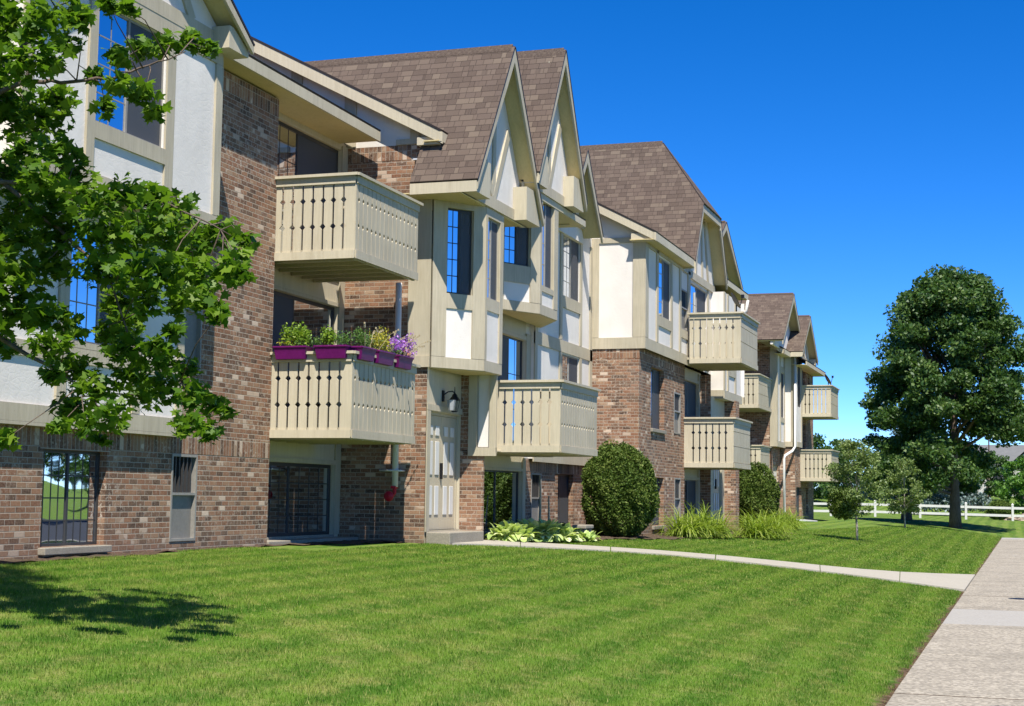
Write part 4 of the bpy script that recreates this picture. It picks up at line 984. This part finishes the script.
lr = [.13, .04, .032, .028, .03, .018, .014, .05, .05, .05, .05, .05]
mb = MB()
for pts, r0 in zip(limbs, lr):
    n = len(pts); sm = []
    for i in range(n-1):
        for q in range(4):
            tt = q/4; a, b = Vector(pts[i]), Vector(pts[i+1]); sm.append(a.lerp(b, tt)+Vector((random.uniform(-.02, .02),)*3))
    sm.append(Vector(pts[-1])); m = len(sm)
    mb.tube(sm, [r0*(1-.88*i/(m-1)) for i in range(m)], 8)
nodes = []
for L in limbs:
    for a_, b_ in zip(L[:-1], L[1:]):
        for q_ in range(6): nodes.append(Vector(a_).lerp(Vector(b_), q_/6))
extra = []
for i in range(70):
    a = random.uniform(0, 2*math.pi); h = random.uniform(2.6, 8.6); rr = 2.7*math.sqrt(max(.05, 1-((h-5.2)/3.9)**2))*random.uniform(.35, 1)
    p = (8.35+rr*math.cos(a), 8.6+rr*math.sin(a)*.85, h)
    # keep those outside the left or top edge of what the camera sees
    if p[1] > 10.3: continue
    el = (p[2]-1.6)/math.hypot(p[0], p[1]); az = math.degrees(math.atan2(p[1], p[0]))
    if az > 38.8 or (el > .335 and az > 33): extra.append((*p, random.uniform(.38, .55)))
Pts = []
tw = MB()
for (x, y, z, r) in CL+extra:
    c = Vector((x, y, z)); q = min(nodes, key=lambda p: (p-c).length); mid = (c+q)/2+Vector((random.uniform(-.06, .06), random.uniform(-.06, .06), random.uniform(0, .1)))
    tw.tube([q, mid, c], [.006, .004, .0025], 5)
    for k in range(1 if r > .13 else 0):
        e = c+Vector((random.gauss(0, 1), random.gauss(0, 1), random.gauss(-.1, .8))).normalized()*r*.7; tw.tube([c, (c+e)/2+Vector((0, 0, .015)), e], [.003, .0022, .0015], 4)
    n = int(20+620*r*r*3.9); Pts.append(blob((x, y, z), r*1.05, n, .85, .6))
trunk = mb.build('trunk', M['bark'], t, smooth=True); tw.build('twigs', M['bark'], t, smooth=True)
P_ = np.concatenate(Pts); leaves('crown', P_, .092, MAPLE, M['maple'], t, up=1.1)

def tree(name, x, y, h, cw, trunk_h, trunk_r, nl, size, mat, label, shape='round', group=None, nclump=60, lean=0, bark='bark', seed=1, base_r=.75, cat='tree', limbs_n=14):
    rs = random.Random(seed); z0 = gz(x, y); t = thing(name, (x, y, z0), label, cat, group)
    mb = MB(); top = h*.86
    mb.tube([(x, y, z0-.1), (x+lean*.1, y, z0+trunk_h*.5), (x+lean*.3, y+.02, z0+trunk_h), (x+lean*.6, y, z0+(trunk_h+top)/2), (x+lean, y, z0+top)], [trunk_r*1.25, trunk_r, trunk_r*.85, trunk_r*.5, trunk_r*.12], 10)
    P = []; cl = []
    for i in range(nclump):
        f = rs.random()
        if shape == 'cone':
            zz = trunk_h+(h-trunk_h)*(1-math.sqrt(f))*1.0; rmax = cw/2*(1-(zz-trunk_h)/(h-trunk_h))**.9+.05; rr = rmax*rs.uniform(.5, 1)
        else:
            zz = trunk_h+(h-trunk_h)*rs.uniform(.0, .96); q = (zz-trunk_h)/(h-trunk_h); 
            prof = math.sin(math.pi*min(1, (q*.80+.16)))**base_r if base_r > 0 else float(np.interp(q, (0, .08, .25, .45, .65, .82, .93, 1), (.95, 1, .98, .90, .78, .60, .38, .12))); rmax = cw/2*prof; rr = rmax*math.sqrt(rs.uniform(.12, 1))
        a = rs.uniform(0, 2*math.pi)
        if base_r < 0 and q < .13 and rr < .55*rmax: continue
        if base_r < 0 and q < .22 and math.sin(a) < -.35: continue
        cr = ((cw*.075 if base_r < 0 else cw*.115) if shape != 'cone' else max(.12, cw*.10))*rs.uniform(.7, 1.35)
        c = (x+rr*.92*math.cos(a), y+rr*.92*math.sin(a), z0+zz); cl.append((c, cr))
    for (c, cr) in cl:
        P.append(blob(c, cr, int(nl/nclump), .5 if shape == 'cone' else .62, .5))
    for i in range(limbs_n):
        c, cr = cl[rs.randrange(len(cl))]; zb = z0+max(trunk_h*.8, (c[2]-z0)*.62); mb.tube([(x, y, zb), ((x+c[0])/2, (y+c[1])/2, (zb+c[2])/2+.1), c], [trunk_r*.35, trunk_r*.2, trunk_r*.06], 6)
    mb.build('trunk', M[bark], t, smooth=True)
    leaves('crown', np.concatenate(P), size, DIA if shape != 'leafy' else OVAL, M[mat], t, up=.5 if shape != 'cone' else .2)
    return t
tree('maple_tree', 78.0, 3.3, 12.7, 9.4, 2.0, .26, 135000, .19, 'bigmaple', 'large dark green maple standing in the lawn before the white fence', nclump=400, seed=3, base_r=-1, limbs_n=26)
ct = tree('crab_apple_tree', 45.9, 4.7, 2.95, 1.9, .75,   .035, 7600, .075, 'pale', 'small tree with a dense round lower crown and loose top, nearest on the lawn', nclump=90, seed=5, bark='palebark', base_r=.5)
cq = blob((45.80, 5.05, gz(45.9, 4.7)+1.10), .50, 3800, 1.0, .4); cq = cq[cq[:, 2] > gz(45.9, 4.7)+.52]; leaves('lower_crown', cq, .07, OVAL, M['boxwood'], ct, up=.1)
tree('young_tree', 68.0, 4.95, 3.0, 2.1, .7, .035, 5800, .10, 'pale', 'slender young pale green tree in front of the blue spruce', nclump=75, seed=9, bark='palebark', base_r=.7)
tree('blue_spruce', 85.0, 6.1, 5.3, 4.9, 1.2, .26, 20000, .15, 'spruce', 'blue spruce with a thick dark trunk behind the young tree', shape='cone', nclump=210, seed=12)
tree('blue_spruce', 112.0, 5.0, 4.6, 6.2, .5, .2, 16000, .2, 'spruce', 'low spreading blue spruce beyond the fence behind the maple trunk', shape='cone', nclump=170, seed=14)
tree('bright_tree', 104.0, .2, 3.9, 3.6, .6, .1, 9000, .17, 'bright', 'bright green leafy tree at the right edge beyond the fence', nclump=60, seed=15)
bg = [(138, 18.8, 6.0, 7.5, 'mid', 11), (128, 13.8, 5.0, 5.5, 'mid', 1), (133, 11.2, 4.0, 5.0, 'mid', 2), (137, 8.4, 4.4, 5.0, 'bright', 3), (140, 5.6, 5.2, 5.5, 'mid', 4), (150, 3.4, 4.4, 5.5, 'mid', 5), (160, -.2, 4.2, 4.0, 'bigmaple', 6), (146, 17.5, 5.5, 6.5, 'mid', 7), (165, 10.5, 6.5, 7.5, 'bigmaple', 8), (150, 22.5, 7, 8, 'bigmaple', 9), (170, -5, 8, 8, 'mid', 10)]
for x, y, h, w_, sd, lb in ((112, -2.2, 4.6, 2.8, 51, 'dark conifer at the right edge beyond the fence'), (125, 8.6, 3.6, 3.2, 52, 'dark low conifer left of the blue spruce')):
    tree('conifer', x, y, h, w_, .4, .12, 7000, .2, 'mid', lb, shape='cone', nclump=90, seed=sd)
bl = ['broad green tree filling the gap beside the building end', 'rounded green tree left of the far fence end', 'low mid green tree behind the small pale tree', 'fresh green low tree behind the fence', 'mid green tree behind the spruces', 'mid green tree left of the far house', 'dark tree covering the left wall of the far house', 'broad tree seen past the building corner', 'dark round tree behind the low fence trees', 'tall dark tree behind the building corner', 'tree right of the far house']
for (x, y, h, w, m, sd), lb in zip(bg, bl):
    tree('background_tree', x, y, h, w, .5, .14, 6500, .27, m, lb, nclump=50, seed=20+sd, group='trees beyond the fence', limbs_n=6)

for x, y, h, w, sd, lb in ((62, -26, 9, 8, 41, 'tree across the car park, nearest the camera'), (84, -34, 10, 9, 42, 'tree across the car park, middle one'), (120, -46, 11, 10, 43, 'tree across the car park, farthest one')):
    tree('background_tree', x, y, h, w, 1.8, .2, 7000, .34, 'mid', lb, nclump=60, seed=sd, group='trees across the car park', limbs_n=8)
# clipped bushes
def bush(x, y, w, h, n, label, seed, mat='boxwood', size=.058, sq=.82):
    z0 = gz(x, y); t = thing('clipped_bush', (x, y, z0), label, 'bush', 'clipped evergreen bushes by the wall'); rs = random.Random(seed)
    d = rng.normal(size=(n, 3)); d /= np.linalg.norm(d, axis=1)[:, None]
    az = np.arctan2(d[:, 1], d[:, 0]); el = d[:, 2]
    ph = [rs.uniform(0, 6) for _ in range(6)]
    bumpy = 1+.05*np.sin(az*3+ph[0]+el*2)+.04*np.sin(az*7+ph[1]+el*5)+.03*np.sin(el*9+ph[2]+az*2)+.025*np.sin(az*17+el*13+ph[3])
    r = bumpy*(1-rng.uniform(0, 1, n)**2*.16)*np.where(rng.uniform(0, 1, n) < .05, rng.uniform(1.0, 1.09, n), 1.0)
    rad = (np.abs(d[:, 0])**2+np.abs(d[:, 1])**2)**.5
    # a full, slightly squared egg: widest above the middle
    R_ = 1/((rad**2.35+np.abs(el)**2.35)**(1/2.35))*r; tp = 1-.07*el-.05*(el < -.3)*(-el)
    P = np.c_[x+d[:, 0]*R_*w/2*tp, y+d[:, 1]*R_*w/2*tp, z0+h*.5+el*R_*h*.5]
    P[:, 2] = np.maximum(P[:, 2], z0+.06)
    leaves('foliage', P, size, OVAL, M[mat], t, up=0.0, var=.4)
    mb = MB(); prof = []
    for i in range(13):
        a = -1+2*i/12; prof.append(((1-abs(a)**2.2)**.5*w/2*.70+.01, z0+h*.52+a*h*.36))
    mb.lathe(x, y, prof, 20); mb.build('inner_branches', M['boxwood'], t, smooth=True)
    mb = MB(); mb.tube([(x, y, z0-.1), (x, y, z0+h*.3)], .06, 8); mb.build('stem', M['bark'], t)
    return t
bush(32.75, 8.47, 1.60, 2.0, 30000, 'big egg-shaped clipped bush at the brick corner, left of the daylilies', 2)
bush(46.6, 7.85, 1.5, 1.95, 16000, 'second clipped bush farther along, below the far stacked balconies', 6, size=.07)
bush(98.0, 1.55, 1.5, 1.15, 2500, 'small round shrub by the rocks near the fence', 9, size=.12)

# strap-leaved clumps
def strap_clump(name, x, y, n, L, w, mat, label, cat, group=None, spread=.75, r0=.12, broad=False, parent_mats=None, zoff=0.0):
    z0 = gz(x, y)+zoff; t = thing(name, (x, y, z0), label, cat, group); V = []; F = []
    rs = random.Random(int(x*100+y*7))
    for i in range(n):
        a = rs.uniform(0, 2*math.pi); ln = L*rs.uniform(.6, 1.15); tilt = rs.uniform(.1, spread); q = 6; b = len(V); rr = r0*rs.random()**.5*2.2
        px, py = x+rr*math.cos(a*1.7+i), y+rr*math.sin(a*1.7+i); ca, sa = math.cos(a), math.sin(a)
        ang = math.pi/2-tilt*.5; X_, Z_ = 0.0, 0.0; bend = rs.uniform(1.0, 2.1)*tilt+(.5 if broad else 1.0)
        for k in range(q+1):
            f = k/q
            if broad: ww = w*math.sin(math.pi*min(1, max(0.03, (f-.22)/.78)))**.8 if f > .22 else w*.08
            else: ww = w*(1-f**2.2)*.5+.0015
            cup = ww*.25
            for sgn in (-1, 0, 1):
                V.append((px+ca*X_-sa*ww*sgn, py+sa*X_+ca*ww*sgn, z0+Z_+(cup if sgn else 0)))
            ang -= bend/q*(.4+1.2*f); X_ += math.cos(ang)*ln/q; Z_ += math.sin(ang)*ln/q; Z_ = max(Z_, .02)
        for k in range(q):
            for e in (0, 1): F.append((b+k*3+e, b+k*3+e+1, b+(k+1)*3+e+1, b+(k+1)*3+e))
    me = bpy.data.meshes.new('leaves'); me.from_pydata(V, [], F); me.materials.append(M[mat]); me.polygons.foreach_set('use_smooth', [True]*len(F)); me.update()
    o = bpy.data.objects.new('leaves', me); col.objects.link(o); o.parent = t; o.matrix_parent_inverse = Matrix.Translation(-Vector((x, y, z0)))
    return t
lil = [(35.6, 7.65, 1.0), (36.5, 7.4, 1.15), (37.3, 7.25, .95), (39.2, 6.55, 1.05), (40.2, 6.35, 1.0), (41.1, 6.45, .95), (43.2, 6.9, 1.0), (48.8, 7.3, 1.0), (50.6, 7.35, .9)]
ll = ['leftmost arching daylily clump beside the big egg-shaped bush', 'largest daylily clump below the narrow wall units', 'daylily clump in front of the ground floor glass door', 'left one of the front daylily clumps at the lawn edge', 'front daylily clump in the middle of the lawn edge', 'rightmost front daylily clump, spilling on the lawn', 'daylily clump in front of the second bush', 'daylily clump right of the second bush', 'farthest daylily clump near the white downspout']
for (x, y, s), lb in zip(lil, ll): strap_clump('daylily', x, y, 300, (.95*s), .026, 'lily', lb, 'plant', 'daylilies along the building', spread=1.75)
hs = [(27.0, 8.98, 1.0, 'hosta', 'cream and green hosta nearest the entry step'), (27.65, 8.78, 1.1, 'hosta', 'largest pale hosta in the middle of the bed'), (28.3, 8.6, .95, 'hosta', 'pale hosta at the right of the big hosta group'), (28.95, 8.78, .9, 'hostadark', 'dark green hosta between the pale ones'), (29.5, 8.42, .62, 'hosta', 'small pale hosta beside the path, left of the splash block')]
for x, y, s, m, lb in hs: strap_clump('hosta', x, y, int(430*s), .42*s, .070*s, m, lb, 'plant', 'hostas by the path', spread=1.55, broad=True, r0=.14)
# dead stems in the bed
for (x, y, h, lb) in ((29.0, 9.1, 1.25, 'tall dry stake standing in the hosta bed'), (29.6, 9.1, .85, 'short dry stake right of the tall one')):
    mb = MB(); z = gz(x, y); mb.tube([(x, y, z-.05), (x+.01, y-.02, z+h*.5), (x+.03, y, z+h)], [.03, .024, .014], 6); mb.tube([(x, y, z+h*.55), (x-.25, y-.1, z+h*.3)], [.012, .008], 5)
    tag(mb.build('garden_stake', M['straw'], smooth=True), lb, 'stake')
mb = MB(); z = gz(30.4, 8.6); mb.box(ID, 30.1, 30.7, 8.45, 8.75, z+.22, z+.30); mb.box(ID, 30.15, 30.3, 8.48, 8.72, z-.02, z+.22); mb.box(ID, 30.5, 30.65, 8.48, 8.72, z-.02, z+.22)
tag(mb.build('stone_bench', M['stepc'], bevel=.02), 'low weathered concrete bench between the hostas and the big bush', 'bench')

# =================================================================== PLANTERS on the second-floor balcony rail
def planter(name, T, s0, s1, z, depth, label, kinds, tall, group='purple planters on the balcony rail'):
    """tapered trough hung over the rail, filled with plants"""
    c = T((s0+s1)/2, 0, z); t = thing(name, c, label, 'planter', group)
    mb = MB(); h = .20; e = .03; n0, n1 = -.13, depth-.04
    def ring(a, b, c_, d, zz): return [T(a, c_, zz), T(b, c_, zz), T(b, d, zz), T(a, d, zz)]
    seg = [(s0+e, s1-e, n0+e, n1-e, z), (s0+e*.4, s1-e*.4, n0+e*.4, n1-e*.4, z+h*.6), (s0, s1, n0, n1, z+h*.86), (s0-.012, s1+.012, n0-.012, n1+.012, z+h*.87), (s0-.012, s1+.012, n0-.012, n1+.012, z+h), (s0+.01, s1-.01, n0+.01, n1-.01, z+h), (s0+.012, s1-.012, n0+.012, n1-.012, z+h-.04)]
    b = 0
    for a, b_, c_, d, zz in seg: mb.v += [tuple(p) for p in ring(a, b_, c_, d, zz)]
    mb.f.append((3, 2, 1, 0)); mb.mi.append(0)
    for i in range(len(seg)-1):
        for j in range(4): mb.f.append((i*4+j, i*4+(j+1) % 4, (i+1)*4+(j+1) % 4, (i+1)*4+j)); mb.mi.append(0)
    k = (len(seg)-1)*4; mb.f.append((k, k+1, k+2, k+3)); mb.mi.append(0)
    mb.build('trough', M['purple'], t, bevel=.028)
    L = s1-s0
    for (mat, f0, f1, hh, n, sz) in kinds:
        P = []
        m = max(2, int(L*(f1-f0)/.10)+1)
        for q in range(m):
            sx = s0+L*(f0+(f1-f0)*(q+.5)/m); hq = hh*random.uniform(.7, 1.15); cc = T(sx, (n0+n1)/2+random.uniform(-.05, .08), z+h+hq*.42)
            P.append(blob(cc, .085+.04*random.random(), n//m, hq/.2, .7))
        leaves('foliage' if mat not in ('violet',) else 'flowers', np.concatenate(P), sz, OVAL if mat != 'violet' else DIA, M[mat], t, up=.3)
    if tall:
        mb = MB()
        for q in range(tall):
            a = T(s0+L*random.random(), depth*.4, z+h); d = Vector((random.uniform(-.25, .45), random.uniform(-.35, .1), random.uniform(.15, .5)))
            p0 = Vector(a); p1 = p0+d*.6; p2 = p0+d+Vector((0, 0, -.1)); mb.tube([p0, p1, p2], [.004, .003, .002], 4)
            for e_ in range(3): cpt = p1.lerp(p2, .4+.3*e_); mb.box(ID, cpt.x-.01, cpt.x+.01, cpt.y-.01, cpt.y+.01, cpt.z-.012, cpt.z+.016)
        mb.build('stalks', M['straw'], t)
    return t
TE, TSt = FX(20.9), FS(9.50); ZP = 3.60
planter('planter', TE, 10.22, 10.76, ZP, .16, 'purple planter with lime green foliage against the brick wall', [('lime', 0,   .75, .40, 900, .045), ('yellow', .5, 1, .18, 60, .035), ('herb', -.1, .3, .16, 250, .03)], 0)
planter('planter', TE, 9.56, 10.08, ZP, .16, 'purple planter with upright herbs in the middle of the end rail', [('herb', 0, .6, .26, 480, .03), ('lime', .45, .85, .36, 480, .045), ('herb', .85, 1.1, .22, 150, .028)], 0)
planter('planter', TSt, 20.98, 21.50, ZP, .16, 'purple planter at the balcony corner with trailing herbs', [('herb', 0, 1, .30, 550, .032), ('pale', .3, 1, .34, 160, .03)], 3)
planter('planter', TSt, 21.62, 22.25, ZP, .16, 'purple planter with yellow flowering foliage', [('yellow', 0, .8, .44, 750, .034), ('pale', 0, 1, .42, 200, .03), ('herb', .2, 1, .18, 220, .032)], 5)
planter('planter', TSt, 22.42, 23.0, ZP, .16, 'purple planter full of violet flowers at the right end of the rail', [('violet', -.1, 1.1, .42, 1100, .038), ('herb', 0, 1, .16, 260, .035)], 9)
mb = MB(); mb.lathe(23.25, 9.62, [(.05, 3.72), (.075, 3.76), (.085, 3.90), (.06, 3.98), (.045, 4.02), (.06, 4.05), (.055, 4.08)], 14); 
tag(mb.build('ceramic_pot', M['terracotta'], smooth=True), 'small terracotta pot behind the violet flowers on the rail', 'pot')

# =================================================================== FIXTURES
t = thing('wall_lantern', (24.95, 9.64, 3.3), 'black carriage lantern on the cream panel over the entry door', 'lamp')
mb = MB(); y0 = 9.655
mb.box(ID, 24.78, 24.86, y0-.03, y0, 3.20, 3.44); mb.tube([(24.82, y0-.02, 3.34), (24.86, y0-.10, 3.41), (24.95, y0-.17, 3.43), (25.02, y0-.20, 3.40)], .014, 8); mb.tube([(25.02, y0-.2, 3.53), (25.02, y0-.2, 3.38)], [.006, .014], 8)
mb.build('bracket', M['black'], t, smooth=False)
mb = MB(); cx, cy = 25.02, y0-.20
mb.lathe(cx, cy, [(.012, 3.40), (.05, 3.36), (.065, 3.345), (.05, 3.34), (.105, 3.27), (.125, 3.245), (.125, 3.235), (.09, 3.232)], 6)
mb.lathe(cx, cy, [(.055, 2.985), (.07, 3.0), (.07, 3.012), (.02, 3.014)], 6)
for k in range(6):
    a = 2*math.pi*k/6; mb.tube([(cx+.105*math.cos(a), cy+.105*math.sin(a), 3.235), (cx+.064*math.cos(a), cy+.064*math.sin(a), 3.01)], .007, 4)
mb.build('cage', M['black'], t); t.scale = (.82, .82, .82); t.location.x = 25.16
mb = MB(); mb.lathe(cx, cy, [(.058, 3.012), (.098, 3.234)], 6); mb.build('lantern_glass', M['lamp'], t)
t = thing('alarm_bell', (24.08, 10.13, 1.5), 'red sprinkler bell at the foot of the white pipe under the balcony', 'alarm bell')
mb = MB()
prof = [(0.005, 0), (.10, .0), (.125, .03), (.11, .06), (.05, .085), (.01, .09)]
b = len(mb.v)
for r_, n in prof:
    for j in range(16): a = 2*math.pi*j/16; mb.v.append((24.02-n, 10.22+r_*math.cos(a), 1.42+r_*math.sin(a)))
for i in range(len(prof)-1):
    for j in range(16): mb.f.append((i*16+j, i*16+(j+1) % 16, (i+1)*16+(j+1) % 16, (i+1)*16+j)); mb.mi.append(0)
mb.build('gong', M['red'], t, smooth=True)
mb = MB(); mb.tube([(24.12, 10.13, 1.72), (24.12, 10.13, 1.5), (24.1, 10.18, 1.42), (24.03, 10.22, 1.42)], .045, 8); mb.box(ID, 24.05, 24.2, 10.08, 10.2, 1.6, 1.66); mb.build('bell_mount', M['red'], t, smooth=False); t.scale = (.72, .72, .72); t.location.z = 1.62
def dish(x, y, z, r, az, label):
    t = thing('satellite_dish', (x, y, z-.5), label, 'satellite dish', 'satellite dishes on the balconies'); mb = MB(); prof = [(r*k/6, -.25*r*(1-(k/6)**2)) for k in range(7)]; K = 20
    ax = Vector((-math.cos(az)*.85, -math.sin(az)*.85, .5)).normalized(); a = ax.cross(Vector((0, 0, 1))).normalized(); b = ax.cross(a); cc = Vector((x, y, z))
    for sgn in (0, .012):
        base = len(mb.v)
        for rr, n in prof:
            for j in range(K): th = 2*math.pi*j/K; mb.v.append(tuple(cc+a*rr*math.cos(th)+b*rr*math.sin(th)*1.08+ax*(n-sgn)))
        for i in range(6):
            for j in range(K): mb.f.append((base+i*K+j, base+i*K+(j+1) % K, base+(i+1)*K+(j+1) % K, base+(i+1)*K+j)); mb.mi.append(0)
    mb.build('reflector', M['vent'], t, smooth=True)
    mb = MB(); mb.tube([(x+.05, y, z-.5), (x+.03, y, z-.1), tuple(cc-ax*.2*r)], .02, 6); mb.tube([tuple(cc+b*r*.9), tuple(cc+ax*r*.9)], .012, 6); e = cc+ax*r*.9; mb.box(ID, e.x-.04, e.x+.04, e.y-.04, e.y+.04, e.z-.04, e.z+.05); mb.build('mast', M['black'], t)
dish(39.35, 7.06, 6.72, .22, 1.9, 'grey satellite dish over the rail of the clipped-gable balcony'); dish(65.6, 7.86, 6.66, .24, 1.9, 'satellite dish on the upper corner balcony of the farther building')

# rail fence
FXx = 95.0
t = thing('rail_fence', (FXx, 3, gz(FXx, 3)), 'white two-rail fence crossing the far lawn', 'fence')
ypos = [3.40+2.62*k for k in range(-6, 7)]
for y in ypos:
    mb = MB(); z = gz(FXx, y); mb.box(ID, FXx-.065, FXx+.065, y-.065, y+.065, z-.1, z+.94)
    bb = len(mb.v); mb.v += [(FXx-.08, y-.08, z+.94), (FXx+.08, y-.08, z+.94), (FXx+.08, y+.08, z+.94), (FXx-.08, y+.08, z+.94), (FXx, y, z+1.03)]
    for f in ((0, 1, 4), (1, 2, 4), (2, 3, 4), (3, 0, 4), (3, 2, 1, 0)): mb.f.append(tuple(bb+i for i in f)); mb.mi.append(0)
    mb.build('post', M['white'], t)
for zz in (.30, .74):
    mb = MB()
    for a, b in zip(ypos[:-1], ypos[1:]):
        za, zb_ = gz(FXx, a)+zz, gz(FXx, b)+zz; k = len(mb.v)
        for (y, z) in ((a+.066, za), (b-.066, zb_)):
            for dx, dz in ((-.03, -.07), (.03, -.07), (.03, .07), (-.03, .07)): mb.v.append((FXx+dx, y, z+dz))
        for f in ((3, 2, 1, 0), (4, 5, 6, 7), (0, 1, 5, 4), (1, 2, 6, 5), (2, 3, 7, 6), (3, 0, 4, 7)): mb.f.append(tuple(k+i for i in f)); mb.mi.append(0)
    mb.build('rail', M['white'], t)
# rocks
for i, (x, y, s, lb) in enumerate(((97.6, .75, .42, 'pinkish rock left in the bed by the fence'), (97.9, .1, .55, 'largest pinkish rock near the right edge'), (97.4, -.5, .4, 'pinkish rock at the frame edge'))):
    bm_v = []; mb = MB(); K, L_ = 10, 6; z = gz(x, y)
    for a in range(L_+1):
        for b in range(K):
            th = 2*math.pi*b/K; ph = math.pi/2*a/L_; rr = s*(1+.16*math.sin(b*2.3+a*1.7+i*4)+.1*math.sin(b*5+a*3)); mb.v.append((x+rr*math.cos(th)*math.cos(ph), y+rr*1.3*math.sin(th)*math.cos(ph), z-.03+rr*.75*math.sin(ph)))
    for a in range(L_):
        for b in range(K): mb.f.append((a*K+b, a*K+(b+1) % K, (a+1)*K+(b+1) % K, (a+1)*K+b)); mb.mi.append(0)
    tag(mb.build('rock', M['rock']), lb, 'rock', 'rocks near the fence')
# far house
HX = 215
t = thing('house', (HX, 1, gz(HX, 1)), 'distant beige house with a grey roof behind the trees on the right', 'house')
zb = gz(HX, 1); mb = MB(); mb.box(ID, HX, HX+12, -16, 8.2, zb-1, 6.6); mb.prism(FX(HX-1.2), [(-5, 1.9), (1.8, 1.9), (1.8, 6.6), (-1.6, 9.6), (-5, 6.6)], -1.3, 0); mb.build('wall', M['beige'], t)
mb = MB(); 
for (a, b) in (((HX-.6, 6.5), (HX+6, 9.4)), ((HX+12.6, 6.5), (HX+6, 9.4))):
    mb.quad([(a[0], -17, a[1]), (b[0], -17, b[1]), (b[0], 8.9, b[1]), (a[0], 8.9, a[1])])
mb.quad([(HX-1.8, 2.5, 6.2), (HX-1.8, -1.6, 9.9), (HX+5, -1.6, 9.9), (HX+5, 2.5, 6.2)]); mb.quad([(HX-1.8, -5.7, 6.2), (HX-1.8, -1.6, 9.9), (HX+5, -1.6, 9.9), (HX+5, -5.7, 6.2)])
mb.build('roof', M['greyroof'], t)
for y in (6.3, 3.6):
    mb = MB(); mb.box(ID, HX-.06, HX+.02, y-.6, y+.6, 4.1, 5.7); mb.build('window', M['frame'], t)
mb = MB(); mb.tube([(150, 3.25, gz(150, 3)-.1), (150, 3.25, 8.2)], .07, 8); tag(mb.build('utility_pole', M['bark']), 'thin dark pole in front of the far house', 'pole')
# post lamps right of the frame whose globes shade the sidewalk
for (x, y) in ((25.35, -.82), (10.95, -.78)):
    t = thing('post_lamp', (x, y, 0), 'black post lamp with a round globe beside the sidewalk', 'street lamp', 'post lamps beside the sidewalk')
    mb = MB(); mb.lathe(x, y, [(.12, -.05), (.12, .05), (.05, .12), (.035, .5), (.03, 2.75), (.07, 2.8), (.07, 2.84)], 12); mb.build('post', M['black'], t, smooth=True)
    mb = MB(); mb.lathe(x, y, [(.02, 2.84)]+[(.2*math.cos(a), 3.03+.2*math.sin(a)) for a in [(-1.3+2.6*k/9) for k in range(10)]]+[(.01, 3.24)], 16); mb.build('globe', M['lamp'], t, smooth=True)

# =================================================================== LIGHT, SKY, CAMERA
S = Vector((-.455, -.263, .848)).normalized()
el = math.asin(S.z); az = math.atan2(S.y, S.x)
sun = bpy.data.lights.new('sun', 'SUN'); sun.energy = 4.8; sun.angle = R(.5); sun.color = (1, .955, .88)
so = bpy.data.objects.new('sun', sun); so.rotation_euler = S.to_track_quat('Z', 'Y').to_euler(); col.objects.link(so)
w = bpy.data.worlds.new('World'); scene.world = w; w.use_nodes = True; nt = w.node_tree; bg_ = nt.nodes['Background']
sky = nt.nodes.new('ShaderNodeTexSky'); sky.sky_type = 'NISHITA'; sky.sun_disc = False; sky.sun_elevation = el
sky.sun_rotation = math.pi/2-az; sky.altitude = 2500; sky.air_density = .6; sky.dust_density = 0; sky.ozone_density = 3.2
hs_ = nt.nodes.new('ShaderNodeHueSaturation'); hs_.inputs['Saturation'].default_value = 1.345; hs_.inputs['Hue'].default_value = .508
nt.links.new(sky.outputs[0], hs_.inputs['Color']); nt.links.new(hs_.outputs[0], bg_.inputs[0]); bg_.inputs[1].default_value = .142
cam = bpy.data.cameras.new('camera'); co = bpy.data.objects.new('camera', cam); col.objects.link(co); scene.camera = co
f, yw, pt, rl = 1536.7, .322976, .0925149, .0133016
F = Vector((math.cos(yw)*math.cos(pt), math.sin(yw)*math.cos(pt), math.sin(pt))); Rt = Vector((math.sin(yw), -math.cos(yw), 0)); U = Rt.cross(F)
R2 = Rt*math.cos(rl)+U*math.sin(rl); U2 = U*math.cos(rl)-Rt*math.sin(rl)
m = Matrix.Identity(4)
for i in range(3): m[i][0] = R2[i]; m[i][1] = U2[i]; m[i][2] = -F[i]
m[0][3], m[1][3], m[2][3] = 0, 0, 1.6
co.matrix_world = m; cam.sensor_width = 36; cam.lens = f/1024*36; cam.clip_end = 4000; cam.clip_start = .1
scene.view_settings.view_transform = 'Standard'; scene.view_settings.look = 'None'; scene.view_settings.exposure = 0.80; scene.view_settings.gamma = 1
scene.render.resolution_x = 1024; scene.render.resolution_y = 706
scene.cycles.max_bounces = 6; scene.cycles.transparent_max_bounces = 12; scene.cycles.diffuse_bounces = 3; scene.cycles.glossy_bounces = 3
